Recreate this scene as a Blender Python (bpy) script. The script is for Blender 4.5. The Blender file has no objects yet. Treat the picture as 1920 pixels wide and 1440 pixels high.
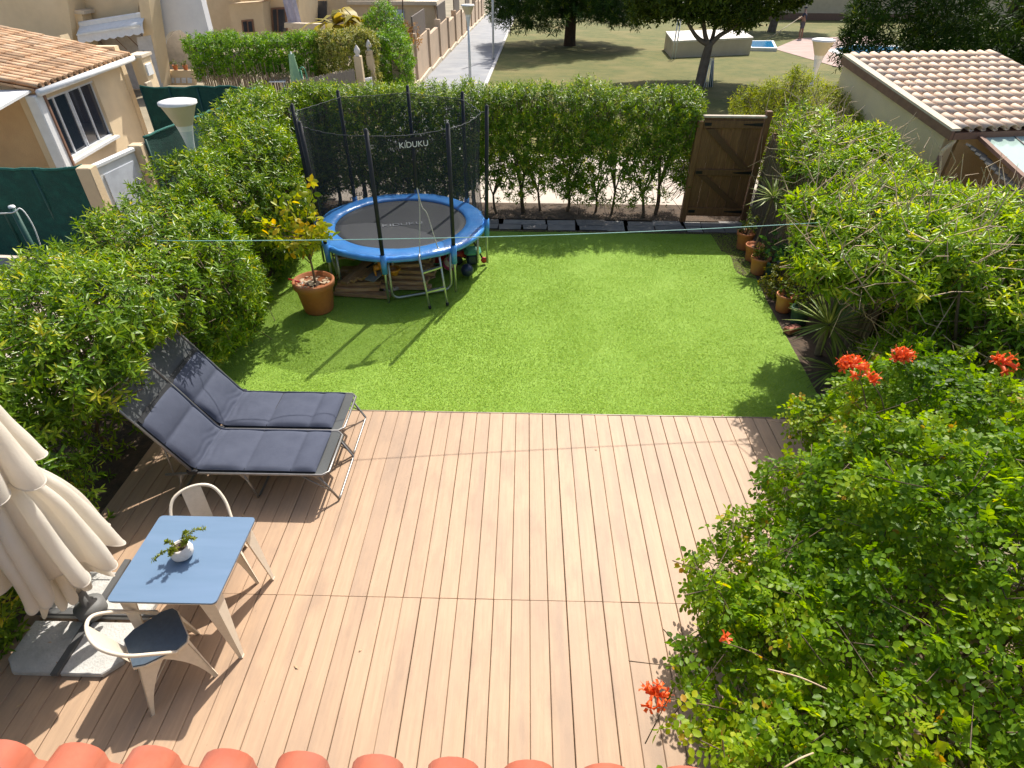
import bpy, math, random
import numpy as np
from mathutils import Vector, Matrix
random.seed(7); rng = np.random.default_rng(7)
C = bpy.context.scene.collection
# ------------------------------------------------------------------ camera
CAM_H = 4.2655; FPX = 1108.93
PITCH, YAW, ROLL = 0.644264, -0.0167677, -0.0070996
cp, sp_, cy, sy = math.cos(PITCH), math.sin(PITCH), math.cos(YAW), math.sin(YAW)
FW = np.array([sy*cp, cy*cp, -sp_]); RT = np.array([cy, -sy, 0.0]); DN = np.cross(FW, RT)
cr, sr = math.cos(ROLL), math.sin(ROLL)
RT, DN = cr*RT+sr*DN, cr*DN-sr*RT
cam = bpy.data.cameras.new('camera'); cam_o = bpy.data.objects.new('camera', cam); C.objects.link(cam_o)
cam.sensor_width = 36; cam.lens = 36*FPX/1920; cam.clip_start = .05; cam.clip_end = 2000
m = Matrix.Identity(4)
for i in range(3):
    m[i][0] = RT[i]; m[i][1] = -DN[i]; m[i][2] = -FW[i]
m[2][3] = CAM_H
cam_o.matrix_world = m
bpy.context.scene.camera = cam_o
# ------------------------------------------------------------------ world, sun, exposure
SX, SY = -.274, -.753                              # shadow offset on the ground per metre of height
sun_dir = Vector((-SX, -SY, 1)).normalized()       # towards the sun
w = bpy.data.worlds.new('World'); bpy.context.scene.world = w; w.use_nodes = True
nt = w.node_tree; bg = nt.nodes['Background']
sky = nt.nodes.new('ShaderNodeTexSky'); sky.sky_type = 'NISHITA'; sky.sun_disc = False; sky.dust_density = 3.0; sky.ozone_density = .6
sky.sun_elevation = math.asin(sun_dir.z); sky.sun_rotation = math.atan2(sun_dir.x, sun_dir.y)
nt.links.new(sky.outputs[0], bg.inputs[0]); bg.inputs[1].default_value = .125
sl = bpy.data.lights.new('sun', 'SUN'); sl.energy = 4.6; sl.angle = math.radians(.55); sl.color = (1, .945, .86)
so = bpy.data.objects.new('sun', sl); C.objects.link(so); so.rotation_euler = sun_dir.to_track_quat('Z', 'Y').to_euler()
so.location = (10, 20, 30)
sc = bpy.context.scene
sc.view_settings.view_transform = 'Standard'; sc.view_settings.look = 'None'
sc.view_settings.exposure = .57; sc.view_settings.gamma = 1
sc.render.engine = 'CYCLES'
sc.cycles.max_bounces = 8; sc.cycles.transparent_max_bounces = 16; sc.cycles.transmission_bounces = 6

# ------------------------------------------------------------------ pixel -> place helpers (photo pixels, 1920 x 1440)
def ray(px, py): return FW + RT*(px-960)/FPX + DN*(py-720)/FPX
def pz(px, py, z=0.0):
    d = ray(px, py); return Vector(np.array([0, 0, CAM_H]) + d*(z-CAM_H)/d[2])
def py_(px, py, Y):
    d = ray(px, py); return Vector(np.array([0, 0, CAM_H]) + d*Y/d[1])
def pxx(px, py, X):
    d = ray(px, py); return Vector(np.array([0, 0, CAM_H]) + d*X/d[0])
def hit(px, py, P, N):
    d = Vector(ray(px, py)); N = Vector(N); o = Vector((0, 0, CAM_H))
    return o + d*((Vector(P)-o).dot(N)/d.dot(N))
def terr(y):                                        # the park falls away behind the gardens
    t = max(0., y-20.); return -.030*t*t/(t+3.0) - .05
def pt(px, py):                                     # pixel -> park terrain
    lo, hi = 11., 400.; d = ray(px, py)
    for _ in range(60):
        mid = (lo+hi)/2
        if CAM_H + d[2]*mid/d[1] > terr(mid): lo = mid
        else: hi = mid
    return Vector(np.array([0, 0, CAM_H]) + d*lo/d[1])

# ------------------------------------------------------------------ materials
def nn(t, k, **kw):
    n = t.nodes.new(k)
    for a, b in kw.items(): setattr(n, a, b)
    return n
def M(name, c1, c2=None, scale=6, rough=.6, bump=0, bscale=None, stretch=(1, 1, 1), metal=0, spec=.5, objvar=0, detail=5, fac=(.35, .65), c3=None, scale3=1.2, coords='Object', sheen=0, trans=0):
    m = bpy.data.materials.new(name); m.use_nodes = True; t = m.node_tree; b = t.nodes['Principled BSDF']
    b.inputs['Roughness'].default_value = rough; b.inputs['Metallic'].default_value = metal
    b.inputs['Specular IOR Level'].default_value = spec
    tc = nn(t, 'ShaderNodeTexCoord'); mp = nn(t, 'ShaderNodeMapping'); mp.inputs['Scale'].default_value = stretch
    t.links.new(tc.outputs[coords], mp.inputs[0])
    src = None
    if objvar:
        oi = nn(t, 'ShaderNodeObjectInfo'); va = nn(t, 'ShaderNodeVectorMath', operation='SCALE'); va.inputs[0].default_value = (37, 19, 53)
        t.links.new(oi.outputs['Random'], va.inputs['Scale']); ad = nn(t, 'ShaderNodeVectorMath', operation='ADD')
        t.links.new(mp.outputs[0], ad.inputs[0]); t.links.new(va.outputs[0], ad.inputs[1]); vec = ad.outputs[0]
    else: vec = mp.outputs[0]
    if c2 is None: c2 = tuple(x*.8 for x in c1)
    nz = nn(t, 'ShaderNodeTexNoise'); nz.inputs['Scale'].default_value = scale; nz.inputs['Detail'].default_value = detail; nz.inputs['Roughness'].default_value = .62
    t.links.new(vec, nz.inputs['Vector'])
    mr = nn(t, 'ShaderNodeMapRange'); mr.inputs[1].default_value = fac[0]; mr.inputs[2].default_value = fac[1]; t.links.new(nz.outputs[0], mr.inputs[0])
    mx = nn(t, 'ShaderNodeMix', data_type='RGBA'); mx.inputs[6].default_value = (*c1, 1); mx.inputs[7].default_value = (*c2, 1)
    t.links.new(mr.outputs[0], mx.inputs[0]); col = mx.outputs[2]
    if c3 is not None:
        n3 = nn(t, 'ShaderNodeTexNoise'); n3.inputs['Scale'].default_value = scale3; n3.inputs['Detail'].default_value = 4; t.links.new(vec, n3.inputs['Vector'])
        r3 = nn(t, 'ShaderNodeMapRange'); r3.inputs[1].default_value = .48; r3.inputs[2].default_value = .72; t.links.new(n3.outputs[0], r3.inputs[0])
        m3 = nn(t, 'ShaderNodeMix', data_type='RGBA'); m3.inputs[7].default_value = (*c3, 1); t.links.new(r3.outputs[0], m3.inputs[0]); t.links.new(col, m3.inputs[6]); col = m3.outputs[2]
    if objvar:
        hs = nn(t, 'ShaderNodeHueSaturation'); mm = nn(t, 'ShaderNodeMapRange'); mm.inputs[3].default_value = 1-objvar; mm.inputs[4].default_value = 1+objvar
        t.links.new(oi.outputs['Random'], mm.inputs[0]); t.links.new(mm.outputs[0], hs.inputs['Value']); t.links.new(col, hs.inputs['Color']); col = hs.outputs[0]
    t.links.new(col, b.inputs['Base Color'])
    if bump:
        bn = nn(t, 'ShaderNodeTexNoise'); bn.inputs['Scale'].default_value = bscale or scale*3; bn.inputs['Detail'].default_value = 4; t.links.new(vec, bn.inputs['Vector'])
        bp = nn(t, 'ShaderNodeBump'); bp.inputs['Strength'].default_value = bump; bp.inputs['Distance'].default_value = .02
        t.links.new(bn.outputs[0], bp.inputs['Height']); t.links.new(bp.outputs[0], b.inputs['Normal'])
    if trans:
        out = t.nodes['Material Output']; tr = nn(t, 'ShaderNodeBsdfTranslucent'); ms = nn(t, 'ShaderNodeMixShader'); ms.inputs[0].default_value = trans
        t.links.new(col, tr.inputs[0]); t.links.new(b.outputs[0], ms.inputs[1]); t.links.new(tr.outputs[0], ms.inputs[2]); t.links.new(ms.outputs[0], out.inputs[0])
    m['c'] = c1
    return m
def LEAF(name, cols, rough=.38, trans=.35, tcol=1.5, spec=.5):
    m = bpy.data.materials.new(name); m.use_nodes = True; t = m.node_tree; b = t.nodes['Principled BSDF']; out = t.nodes['Material Output']
    at = nn(t, 'ShaderNodeAttribute', attribute_name='rnd'); cr = nn(t, 'ShaderNodeValToRGB'); e = cr.color_ramp.elements
    while len(e) < len(cols): e.new(.5)
    for i, (p, c) in enumerate(cols): e[i].position = p; e[i].color = (c[0]*1.03, c[1]*1.0, c[2]*.5, 1)
    t.links.new(at.outputs['Fac'], cr.inputs[0]); t.links.new(cr.outputs[0], b.inputs['Base Color'])
    b.inputs['Roughness'].default_value = rough+.02; b.inputs['Specular IOR Level'].default_value = spec*.42
    tr = nn(t, 'ShaderNodeBsdfTranslucent'); hs = nn(t, 'ShaderNodeHueSaturation'); hs.inputs['Value'].default_value = tcol; hs.inputs['Hue'].default_value = .485; hs.inputs['Saturation'].default_value = 1.1
    t.links.new(cr.outputs[0], hs.inputs['Color']); t.links.new(hs.outputs[0], tr.inputs[0])
    ms = nn(t, 'ShaderNodeMixShader'); ms.inputs[0].default_value = trans
    t.links.new(b.outputs[0], ms.inputs[1]); t.links.new(tr.outputs[0], ms.inputs[2]); t.links.new(ms.outputs[0], out.inputs[0])
    return m
def NET(name, col, alpha):
    m = bpy.data.materials.new(name); m.use_nodes = True; t = m.node_tree; b = t.nodes['Principled BSDF']; out = t.nodes['Material Output']
    b.inputs['Base Color'].default_value = (*col, 1); b.inputs['Roughness'].default_value = .8
    tr = nn(t, 'ShaderNodeBsdfTransparent'); ms = nn(t, 'ShaderNodeMixShader')
    tc = nn(t, 'ShaderNodeTexCoord'); nz = nn(t, 'ShaderNodeTexNoise'); nz.inputs['Scale'].default_value = 3
    t.links.new(tc.outputs['Object'], nz.inputs['Vector']); mr = nn(t, 'ShaderNodeMapRange'); mr.inputs[3].default_value = alpha-.08; mr.inputs[4].default_value = alpha+.08
    t.links.new(nz.outputs[0], mr.inputs[0]); t.links.new(mr.outputs[0], ms.inputs[0])
    t.links.new(tr.outputs[0], ms.inputs[1]); t.links.new(b.outputs[0], ms.inputs[2]); t.links.new(ms.outputs[0], out.inputs[0])
    return m

# ------------------------------------------------------------------ objects
def tag(o, label, cat, group=None):
    o['label'] = label; o['category'] = cat
    if group: o['group'] = group
    return o
def thing(name, label, cat, loc=(0, 0, 0), rz=0, group=None):
    o = bpy.data.objects.new(name, None); C.objects.link(o); o.location = loc; o.rotation_euler = (0, 0, rz); o.empty_display_size = .1
    return tag(o, label, cat, group)
def link(name, me, mat, parent=None, smooth=False, loc=None, rot=None):
    o = bpy.data.objects.new(name, me); C.objects.link(o)
    if mat is not None and not me.materials: me.materials.append(mat)
    if parent: o.parent = parent
    if loc is not None: o.location = loc
    if rot is not None: o.rotation_euler = rot
    return o
def copy_tree(o, parent=None):
    c = o.copy(); C.objects.link(c); c.parent = parent
    for ch in list(o.children): copy_tree(ch, c)
    return c
def struct(o): o['kind'] = 'structure'; return o
def stuff(o): o['kind'] = 'stuff'; return o
def frame(d, up=Vector((0, 0, 1))):
    d = Vector(d).normalized()
    if abs(d.dot(up)) > .98: up = Vector((1, 0, 0))
    s = d.cross(up).normalized(); return d, s, s.cross(d)
class MB:
    def __init__(s): s.v = []; s.f = []; s.sm = []
    def add(s, vs, fs, smooth=False):
        b = len(s.v); s.v += [tuple(v) for v in vs]; s.f += [tuple(i+b for i in f) for f in fs]; s.sm += [smooth]*len(fs); return s
    def box(s, c, d, rz=0, rx=0, ry=0, bev=0):
        R_ = Matrix.Rotation(rz, 3, 'Z') @ Matrix.Rotation(ry, 3, 'Y') @ Matrix.Rotation(rx, 3, 'X'); c = Vector(c)
        x, y, z = d[0]/2, d[1]/2, d[2]/2
        if not bev:
            vs = [c+R_@Vector((a*x, b*y, e*z)) for a in (-1, 1) for b in (-1, 1) for e in (-1, 1)]
            return s.add(vs, [(0, 1, 3, 2), (4, 6, 7, 5), (0, 4, 5, 1), (2, 3, 7, 6), (0, 2, 6, 4), (1, 5, 7, 3)])
        q = min(bev, x*.9, y*.9, z*.9); vs = []; fs = []
        rings = [(-z, q), (-z+q, 0), (z-q, 0), (z, q)]
        for zz, ins in rings:
            a, b = x-ins, y-ins
            for px, py in [(-a+q, -b), (a-q, -b), (a, -b+q), (a, b-q), (a-q, b), (-a+q, b), (-a, b-q), (-a, -b+q)]: vs.append(c+R_@Vector((px, py, zz)))
        for k in range(3):
            for i in range(8): j = (i+1) % 8; fs.append((k*8+i, k*8+j, k*8+8+j, k*8+8+i))
        fs += [tuple(range(7, -1, -1)), tuple(range(24, 32))]
        return s.add(vs, fs)
    def bar(s, a, b, w, h, up=(0, 0, 1), w2=None, h2=None):
        a, b = Vector(a), Vector(b); d, sd, u = frame(b-a, Vector(up)); w2 = w2 or w; h2 = h2 or h; vs = []
        for p, ww, hh in ((a, w, h), (b, w2, h2)):
            vs += [p-sd*ww/2-u*hh/2, p+sd*ww/2-u*hh/2, p+sd*ww/2+u*hh/2, p-sd*ww/2+u*hh/2]
        return s.add(vs, [(0, 3, 2, 1), (4, 5, 6, 7), (0, 1, 5, 4), (1, 2, 6, 5), (2, 3, 7, 6), (3, 0, 4, 7)])
    def tube(s, pts, r, n=8, cap=True, closed=False):
        pts = [Vector(p) for p in pts]; k = len(pts); rr = r if isinstance(r, (list, tuple)) else [r]*k; vs = []; fs = []; u = None
        for i, p in enumerate(pts):
            if closed: t = pts[(i+1) % k]-pts[i-1]
            else: t = pts[min(i+1, k-1)]-pts[max(i-1, 0)]
            t.normalize()
            if u is None: u = t.orthogonal().normalized()
            else: u = (u-t*u.dot(t)).normalized()
            v = t.cross(u)
            for j in range(n): a = 2*math.pi*j/n; vs.append(p+(u*math.cos(a)+v*math.sin(a))*rr[i])
        for i in range(k if closed else k-1):
            for j in range(n):
                q = (j+1) % n; i2 = (i+1) % k; fs.append((i*n+j, i*n+q, i2*n+q, i2*n+j))
        if cap and not closed: fs += [tuple(range(n-1, -1, -1)), tuple(range((k-1)*n, k*n))]
        return s.add(vs, fs, True)
    def lathe(s, prof, n=24, c=(0, 0, 0), a0=0, a1=2*math.pi, sx=1, sy=1):
        full = abs(a1-a0-2*math.pi) < 1e-6; mcol = n if full else n+1; vs = []; fs = []; c = Vector(c)
        for i in range(mcol):
            a = a0+(a1-a0)*i/n
            for r, z in prof: vs.append(c+Vector((r*math.cos(a)*sx, r*math.sin(a)*sy, z)))
        L = len(prof)
        for i in range(n):
            i2 = (i+1) % mcol
            for j in range(L-1):
                q = (i*L+j, i2*L+j, i2*L+j+1, i*L+j+1)
                p, o = prof[j][0] < 1e-6, prof[j+1][0] < 1e-6
                if p and o: continue
                fs.append((q[0], q[2], q[3]) if p else (q[0], q[1], q[2]) if o else q)
        return s.add(vs, fs, True)
    def poly(s, pts): return s.add(pts, [tuple(range(len(pts)))])
    def prism(s, pts, e):
        pts = [Vector(p) for p in pts]; e = Vector(e); n = len(pts)
        return s.add(pts+[p+e for p in pts], [tuple(range(n-1, -1, -1)), tuple(range(n, 2*n))]+[(i, (i+1) % n, n+(i+1) % n, n+i) for i in range(n)])
    def grid(s, fn, nu, nv, smooth=True):
        vs = [fn(i/nu, j/nv) for i in range(nu+1) for j in range(nv+1)]
        return s.add(vs, [(i*(nv+1)+j, (i+1)*(nv+1)+j, (i+1)*(nv+1)+j+1, i*(nv+1)+j+1) for i in range(nu) for j in range(nv)], smooth)
    def mesh(s, name, mat=None):
        me = bpy.data.meshes.new(name); me.from_pydata(s.v, [], s.f); me.polygons.foreach_set('use_smooth', s.sm)
        if mat: me.materials.append(mat)
        me.update(); return me
    def build(s, name, mat, parent=None, fix=True):
        me = s.mesh(name, mat)
        if fix:
            import bmesh
            bm = bmesh.new(); bm.from_mesh(me); bmesh.ops.recalc_face_normals(bm, faces=bm.faces); bm.to_mesh(me); bm.free()
        return link(name, me, mat, parent)
def arc(c, r, a0, a1, n, z=0): return [(c[0]+r*math.cos(a0+(a1-a0)*i/n), c[1]+r*math.sin(a0+(a1-a0)*i/n), z) for i in range(n+1)]
def smooth_path(pts, k=6):
    P = [Vector(p) for p in pts]; out = []
    for i in range(len(P)-1):
        p0, p1, p2, p3 = P[max(i-1, 0)], P[i], P[i+1], P[min(i+2, len(P)-1)]
        for j in range(k):
            t = j/k; out.append(.5*((2*p1)+(p2-p0)*t+(2*p0-5*p1+4*p2-p3)*t*t+(3*p1-p0-3*p2+p3)*t**3))
    return out+[P[-1]]

# ------------------------------------------------------------------ foliage, vectorised
def unit(a): return a/np.maximum(np.linalg.norm(a, axis=-1, keepdims=True), 1e-9)
def quads_mesh(name, V, F, rnd, mat, smooth=False):          # V (n,3), F (m,4) quads or (m,3) tris, rnd per face
    me = bpy.data.meshes.new(name); k = F.shape[1]
    me.vertices.add(len(V)); me.vertices.foreach_set('co', V.astype(np.float32).ravel())
    me.loops.add(F.size); me.loops.foreach_set('vertex_index', F.astype(np.int32).ravel())
    me.polygons.add(len(F)); me.polygons.foreach_set('loop_start', np.arange(0, F.size, k, dtype=np.int32))
    if smooth: me.polygons.foreach_set('use_smooth', np.ones(len(F), bool))
    if rnd is not None:
        a = me.attributes.new('rnd', 'FLOAT', 'FACE'); a.data.foreach_set('value', rnd.astype(np.float32))
    me.materials.append(mat); me.update(calc_edges=True); return me
def leaf_mesh(name, P, D, N, L, W, rnd, mat, w1=.9, w2=.75, fold=.22, droop=.12):
    D = unit(D); N = unit(N-D*np.sum(N*D, 1, keepdims=True)); S = np.cross(D, N); L = L[:, None]; W = W[:, None]/2
    b = P; t = P+D*L-N*L*droop
    l1 = P+D*L*.3+S*W*w1+N*W*fold; l2 = P+D*L*.68+S*W*w2+N*(W*fold-L*droop*.4)
    r1 = P+D*L*.3-S*W*w1+N*W*fold; r2 = P+D*L*.68-S*W*w2+N*(W*fold-L*droop*.4)
    V = np.stack([b, l1, l2, t, r2, r1], 1).reshape(-1, 3); n = len(P); o = np.arange(n)[:, None]*6
    F = np.concatenate([o+np.array([[0, 3, 2, 1]]), o+np.array([[0, 5, 4, 3]])], 0)
    return quads_mesh(name, V, F, np.concatenate([rnd, rnd]), mat)
def sprigs(P, A, n, L, W, spread=(45, 85), length=.14, jit=.25, taper=.4):
    """leaves spiralling round short shoots: arrays for leaf_mesh"""
    m = len(P); A = unit(A); ref = np.where(np.abs(A[:, 2:3]) > .9, np.array([[1., 0, 0]]), np.array([[0, 0, 1.]]))
    U = unit(np.cross(A, ref)); Vv = np.cross(A, U); k = np.arange(n)
    az = rng.uniform(0, 6.28, (m, 1))+k*2.4+rng.normal(0, .3, (m, n)); t = (k+.5)/n+rng.normal(0, .05, (m, n))
    rad = U[:, None]*np.cos(az)[..., None]+Vv[:, None]*np.sin(az)[..., None]
    sp = np.radians(spread[1]+(spread[0]-spread[1])*t)[..., None]
    D = A[:, None]*np.cos(sp)+rad*np.sin(sp)+rng.normal(0, jit, (m, n, 3))
    base = P[:, None]+A[:, None]*(t[..., None]*length)
    Nn = A[:, None]*np.sin(sp)-rad*np.cos(sp)+rng.normal(0, jit, (m, n, 3))
    sz = (1-taper*t**2)*rng.uniform(.7, 1.15, (m, n))
    r = np.clip(rng.normal(.5, .16, (m, 1))+rng.normal(0, .13, (m, n))+.18*(t-.5), 0, 1)
    f = lambda a: a.reshape(-1, 3)
    return f(base), f(D), f(Nn), (L*sz).ravel(), (W*sz).ravel(), r.ravel()
class Noise3:
    def __init__(s, sc, n=10, seed=1):
        g = np.random.default_rng(seed); s.k = g.normal(0, 1, (n, 3))*sc; s.p = g.uniform(0, 6.28, n); s.n = n
    def __call__(s, P): return np.sin(P@s.k.T+s.p).sum(1)/math.sqrt(s.n)
def sd_box(P, c, h, r):
    q = np.abs(P-np.array(c))-(np.array(h)-r); return np.linalg.norm(np.maximum(q, 0), axis=1)+np.minimum(q.max(1), 0)-r
def sd_ell(P, c, r):
    p = (P-np.array(c))/np.array(r); k = np.linalg.norm(p, axis=1); return (k-1)*min(r)
def shell(sdf, lo, hi, n, depth=.16, maxd=.5, keep=None, batch=200000):
    """random points near (mostly just inside) a surface, with outward normals"""
    out = []; lo, hi = np.array(lo), np.array(hi); got = 0
    for _ in range(60):
        P = rng.uniform(lo, hi, (batch, 3)); d = sdf(P); u = rng.random(batch)
        ok = (d < .04) & (d > -maxd) & (u < np.exp(np.minimum(d, 0)/depth))
        if keep is not None: ok &= rng.random(batch) < keep(P)
        out.append(P[ok]); got += ok.sum()
        if got >= n: break
    P = np.concatenate(out)[:n]; e = .03
    G = np.stack([sdf(P+np.eye(3)[i]*e)-sdf(P-np.eye(3)[i]*e) for i in range(3)], 1)
    return P, unit(G)
def twigs_mesh(name, A, B, r0, r1, mat):
    """straight three-sided twigs from A to B"""
    D = unit(B-A); ref = np.where(np.abs(D[:, 2:3]) > .9, np.array([[1., 0, 0]]), np.array([[0, 0, 1.]])); U = unit(np.cross(D, ref)); Vv = np.cross(D, U); vs = []
    for p, r in ((A, r0), (B, r1)):
        for j in range(3):
            a = 2.0944*j; vs.append(p+(U*math.cos(a)+Vv*math.sin(a))*np.asarray(r).reshape(-1, 1))
    V = np.stack(vs, 1).reshape(-1, 3); n = len(A); o = np.arange(n)[:, None]*6
    F = np.concatenate([o+np.array([[j, (j+1) % 3, 3+(j+1) % 3, 3+j]]) for j in range(3)], 0)
    return quads_mesh(name, V, F, None, mat, True)
def stem(pts, r0, r1, mb, n=6, k=5):
    p = smooth_path(pts, k); mb.tube(p, [r0+(r1-r0)*i/(len(p)-1) for i in range(len(p))], n)
# ================================================================== SETTING
m_soil = M('soil', (.10, .065, .04), (.05, .035, .022), 9, .95, .6, 30)
m_ground = M('ground_dry', (.30, .25, .17), (.2, .17, .11), .6, .95, .2, 8)
m_deck = M('composite_board', (.47, .318, .204), (.408, .273, .174), 5, .55, .10, 60, stretch=(9, .5, 9), objvar=.035, c3=(.37, .255, .172), scale3=.8, spec=.3, detail=8)
t_ = m_deck.node_tree; b_ = t_.nodes['Principled BSDF']; src_ = b_.inputs['Base Color'].links[0].from_socket   # weather stains that cross the boards
geo_ = nn(t_, 'ShaderNodeNewGeometry')
def stain(scale, lo, hi, col, amt, stretch=(1, 1, 1), src=None):
    mp = nn(t_, 'ShaderNodeMapping'); mp.inputs['Scale'].default_value = stretch; t_.links.new(geo_.outputs['Position'], mp.inputs[0]); z = nn(t_, 'ShaderNodeTexNoise'); z.inputs['Scale'].default_value = scale; z.inputs['Detail'].default_value = 6; z.inputs['Roughness'].default_value = .65; t_.links.new(mp.outputs[0], z.inputs['Vector'])
    r = nn(t_, 'ShaderNodeMapRange'); r.inputs[1].default_value = lo; r.inputs[2].default_value = hi; r.inputs[4].default_value = amt; t_.links.new(z.outputs[0], r.inputs[0]); x = nn(t_, 'ShaderNodeMix', data_type='RGBA'); x.inputs[7].default_value = (*col, 1); t_.links.new(r.outputs[0], x.inputs[0]); t_.links.new(src, x.inputs[6]); return x.outputs[2]
s_ = stain(.9, .46, .68, (.27, .19, .135), .5, (1, .6, 1), src_); s_ = stain(3.2, .50, .68, (.25, .18, .13), .42, (1.6, .5, 1), s_); s_ = stain(26, .68, .74, (.14, .10, .07), .6, (1, .8, 1), s_)
t_.links.new(s_, b_.inputs['Base Color'])
m_dark = M('dark_substructure', (.03, .025, .02), rough=.9)
m_turf = M('turf_backing', (.20, .34, .034), (.26, .41, .06), 2.2, .9, .7, 160, c3=(.23, .38, .05), scale3=.9)
# ground sheet (flat near the houses, falling away under the park)
g = MB(); ys = [-60, -20, 0, 11, 16, 20, 22, 24, 27, 30, 35, 40, 48, 56, 65, 80, 100, 130, 180, 300, 600]
xs = [-600, -200, -90, -50, -25, -12, -5, 0, 5, 12, 25, 50, 90, 200, 600]
zof = lambda y: terr(y)-.03 if y > 11 else -.08
g.add([(x, y, zof(y)) for y in ys for x in xs], [(j*len(xs)+i, j*len(xs)+i+1, (j+1)*len(xs)+i+1, (j+1)*len(xs)+i) for j in range(len(ys)-1) for i in range(len(xs)-1)], True)
struct(g.build('ground', m_ground))
# park lawn sheet
m_plawn = M('park_grass', (.135, .125, .026), (.072, .090, .013), 2.3, .95, .5, 60, c3=(.18, .148, .045), scale3=.55, detail=10)
def park_sheet(name, outline, lift, mat, step=3.0):
    """a sheet laid on the terrain: convex outline in plan"""
    xs = [p[0] for p in outline]; ysl = [p[1] for p in outline]; y0, y1 = min(ysl), max(ysl); n = max(2, int((y1-y0)/step)); vs = []; fs = []
    for j in range(n+1):
        y = y0+(y1-y0)*j/n; y = min(max(y, y0+1e-4), y1-1e-4); cr = []
        for k in range(len(outline)):
            (xa, ya), (xb, yb) = outline[k], outline[(k+1) % len(outline)]
            if (ya-y)*(yb-y) < 0: cr.append(xa+(xb-xa)*(y-ya)/(yb-ya))
        a, b = min(cr), max(cr)
        vs += [(a, y, terr(y)+lift), (b, y, terr(y)+lift)]
        if j: fs.append((2*j-2, 2*j-1, 2*j+1, 2*j))
    return struct(MB().add(vs, fs, True).build(name, mat))
park_sheet('park_lawn', [(-1.62, 15.2), (60, 15.2), (90, 120), (-.2, 120)], .004, m_plawn)
m_path = M('grey_paving', (.26, .27, .285), (.215, .222, .235), 1.4, .85, .2, 30, c3=(.30, .30, .30))
m_pale = M('pale_paving', (.52, .45, .38), (.44, .37, .31), 2, .85, .2, 30)
path = park_sheet('walkway', [(-4.05, 15.2), (-1.66, 15.2), (-.42, 110), (-3.3, 110)], .008, m_path, 1.5)
struct(MB().add([(-6, 11.35, -.03), (9, 11.35, -.03), (9, 15.3, -.03), (-6, 15.3, -.03)], [(0, 1, 2, 3)]).build('back_pavement', m_pale))
k = MB()                                           # kerb between walkway and lawn
for j in range(34):
    y0, y1 = 15.2+j*2.8, 15.2+(j+1)*2.8-.02
    x0, x1 = -1.66+(y0-15.2)*.01308, -1.66+(y1-15.2)*.01308
    k.bar((x0+.06, y0, terr(y0)+.02), (x1+.06, y1, terr(y1)+.02), .12, .09)
struct(k.build('kerb', M('kerb_concrete', (.62, .60, .56), (.5, .48, .45), 5, .8)))
# deck
deck = MB().box((-.11, 1.6, -.075), (7.5, 7.03, .06)).build('deck', m_dark); struct(deck)
BW = .1425; LEN = [2.343, 2.343, 2.2]; TOPY = [5.12, 2.772, .424]; bm_ = []
for L in LEN[:1]+LEN[2:]:
    b = MB(); w2, ch, tk = BW/2, .004, .024; prof = [(-w2, -tk), (-w2, -ch), (-w2+ch, 0), (w2-ch, 0), (w2, -ch), (w2, -tk)]
    b.prism([(x, 0, z) for x, z in prof], (0, -L, 0)); bm_.append(b.mesh('deck_board', m_deck))
for r in range(3):
    for i in range(-27, 25):
        j = random.uniform(-.0016, .0016)
        o = link('deck_board', bm_[0 if r < 2 else 1], m_deck, deck, loc=(.110+i*.147+.0735+j, TOPY[r]+random.uniform(-.0015, .0015), random.uniform(-.0012, .0012)))
# edge strip of the deck and the turf
m_edge = M('edge_profile', (.30, .22, .16), rough=.5)
MB().box((-.11, 5.1305, -.018), (7.5, .012, .045)).build('edge_strip', m_edge, deck)
turf_out = [(-3.95, 5.138), (3.50, 5.138), (3.62, 7.9), (3.92, 10.46), (-1.0, 10.36), (-3.95, 10.5)]
tf = MB(); NX, NY = 76, 54; tn = Noise3(1.7, 8, 3)
def tpos(u, v):
    y = 5.138+(10.42-5.138)*v; xr = 3.50+(y-5.138)*.06 if y < 7.9 else 3.665+(y-7.9)*.1; x = -3.95+(xr+3.95)*u
    return (x, y, -.024+.0018*float(tn(np.array([[x, y, 0]]))[0]))
tf.grid(tpos, NX, NY)
turf = tf.build('turf_lawn', m_turf); struct(turf)
# turf blades
NB = 290000
bx = rng.uniform(-3.95, 3.9, NB); by = 5.14+(10.42-5.14)*rng.random(NB)**1.15; xr = np.where(by < 7.9, 3.5+(by-5.138)*.06, 3.665+(by-7.9)*.1); ok = bx < xr-.01
bx, by = bx[ok], by[ok]; NB = len(bx)
patch = Noise3(1.3, 9, 8)(np.stack([bx, by, 0*bx], 1)); lie = Noise3(.9, 7, 5)(np.stack([bx, by, 0*bx], 1))
az = lie*.35+rng.normal(0, 1.3, NB)-1.3; tilt = rng.uniform(.75, 1.38, NB)
P = np.stack([bx, by, np.full(NB, -.025)], 1); D = np.stack([np.cos(az)*np.sin(tilt), np.sin(az)*np.sin(tilt), np.cos(tilt)], 1)
S = np.stack([-np.sin(az), np.cos(az), 0*az], 1)*.0030; L = rng.uniform(.022, .034, NB)[:, None]
V = np.stack([P-S, P+S, P+D*L], 1).reshape(-1, 3); F = np.arange(NB*3).reshape(-1, 3)
m_blade = LEAF('turf_blade', [(0, (.12, .225, .026)), (.4, (.27, .44, .07)), (.75, (.375, .54, .15)), (1, (.52, .64, .33))], .55, .25, 1.15, .35)
r = np.clip(.5+.075*patch+rng.normal(0, .19, NB), 0, 1)
seam = ((np.abs(by-6.93-.01*np.sin(bx*3)) < .012) & (bx > -2.3) & (bx < .3)) | ((np.abs(by-8.62) < .008) & (bx > .5) & (bx < 3)) | ((np.abs(bx-1.9) < .007) & (by > 7.2) & (by < 9.2)); r = np.where(seam, np.minimum(1, r+.28), r)
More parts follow.
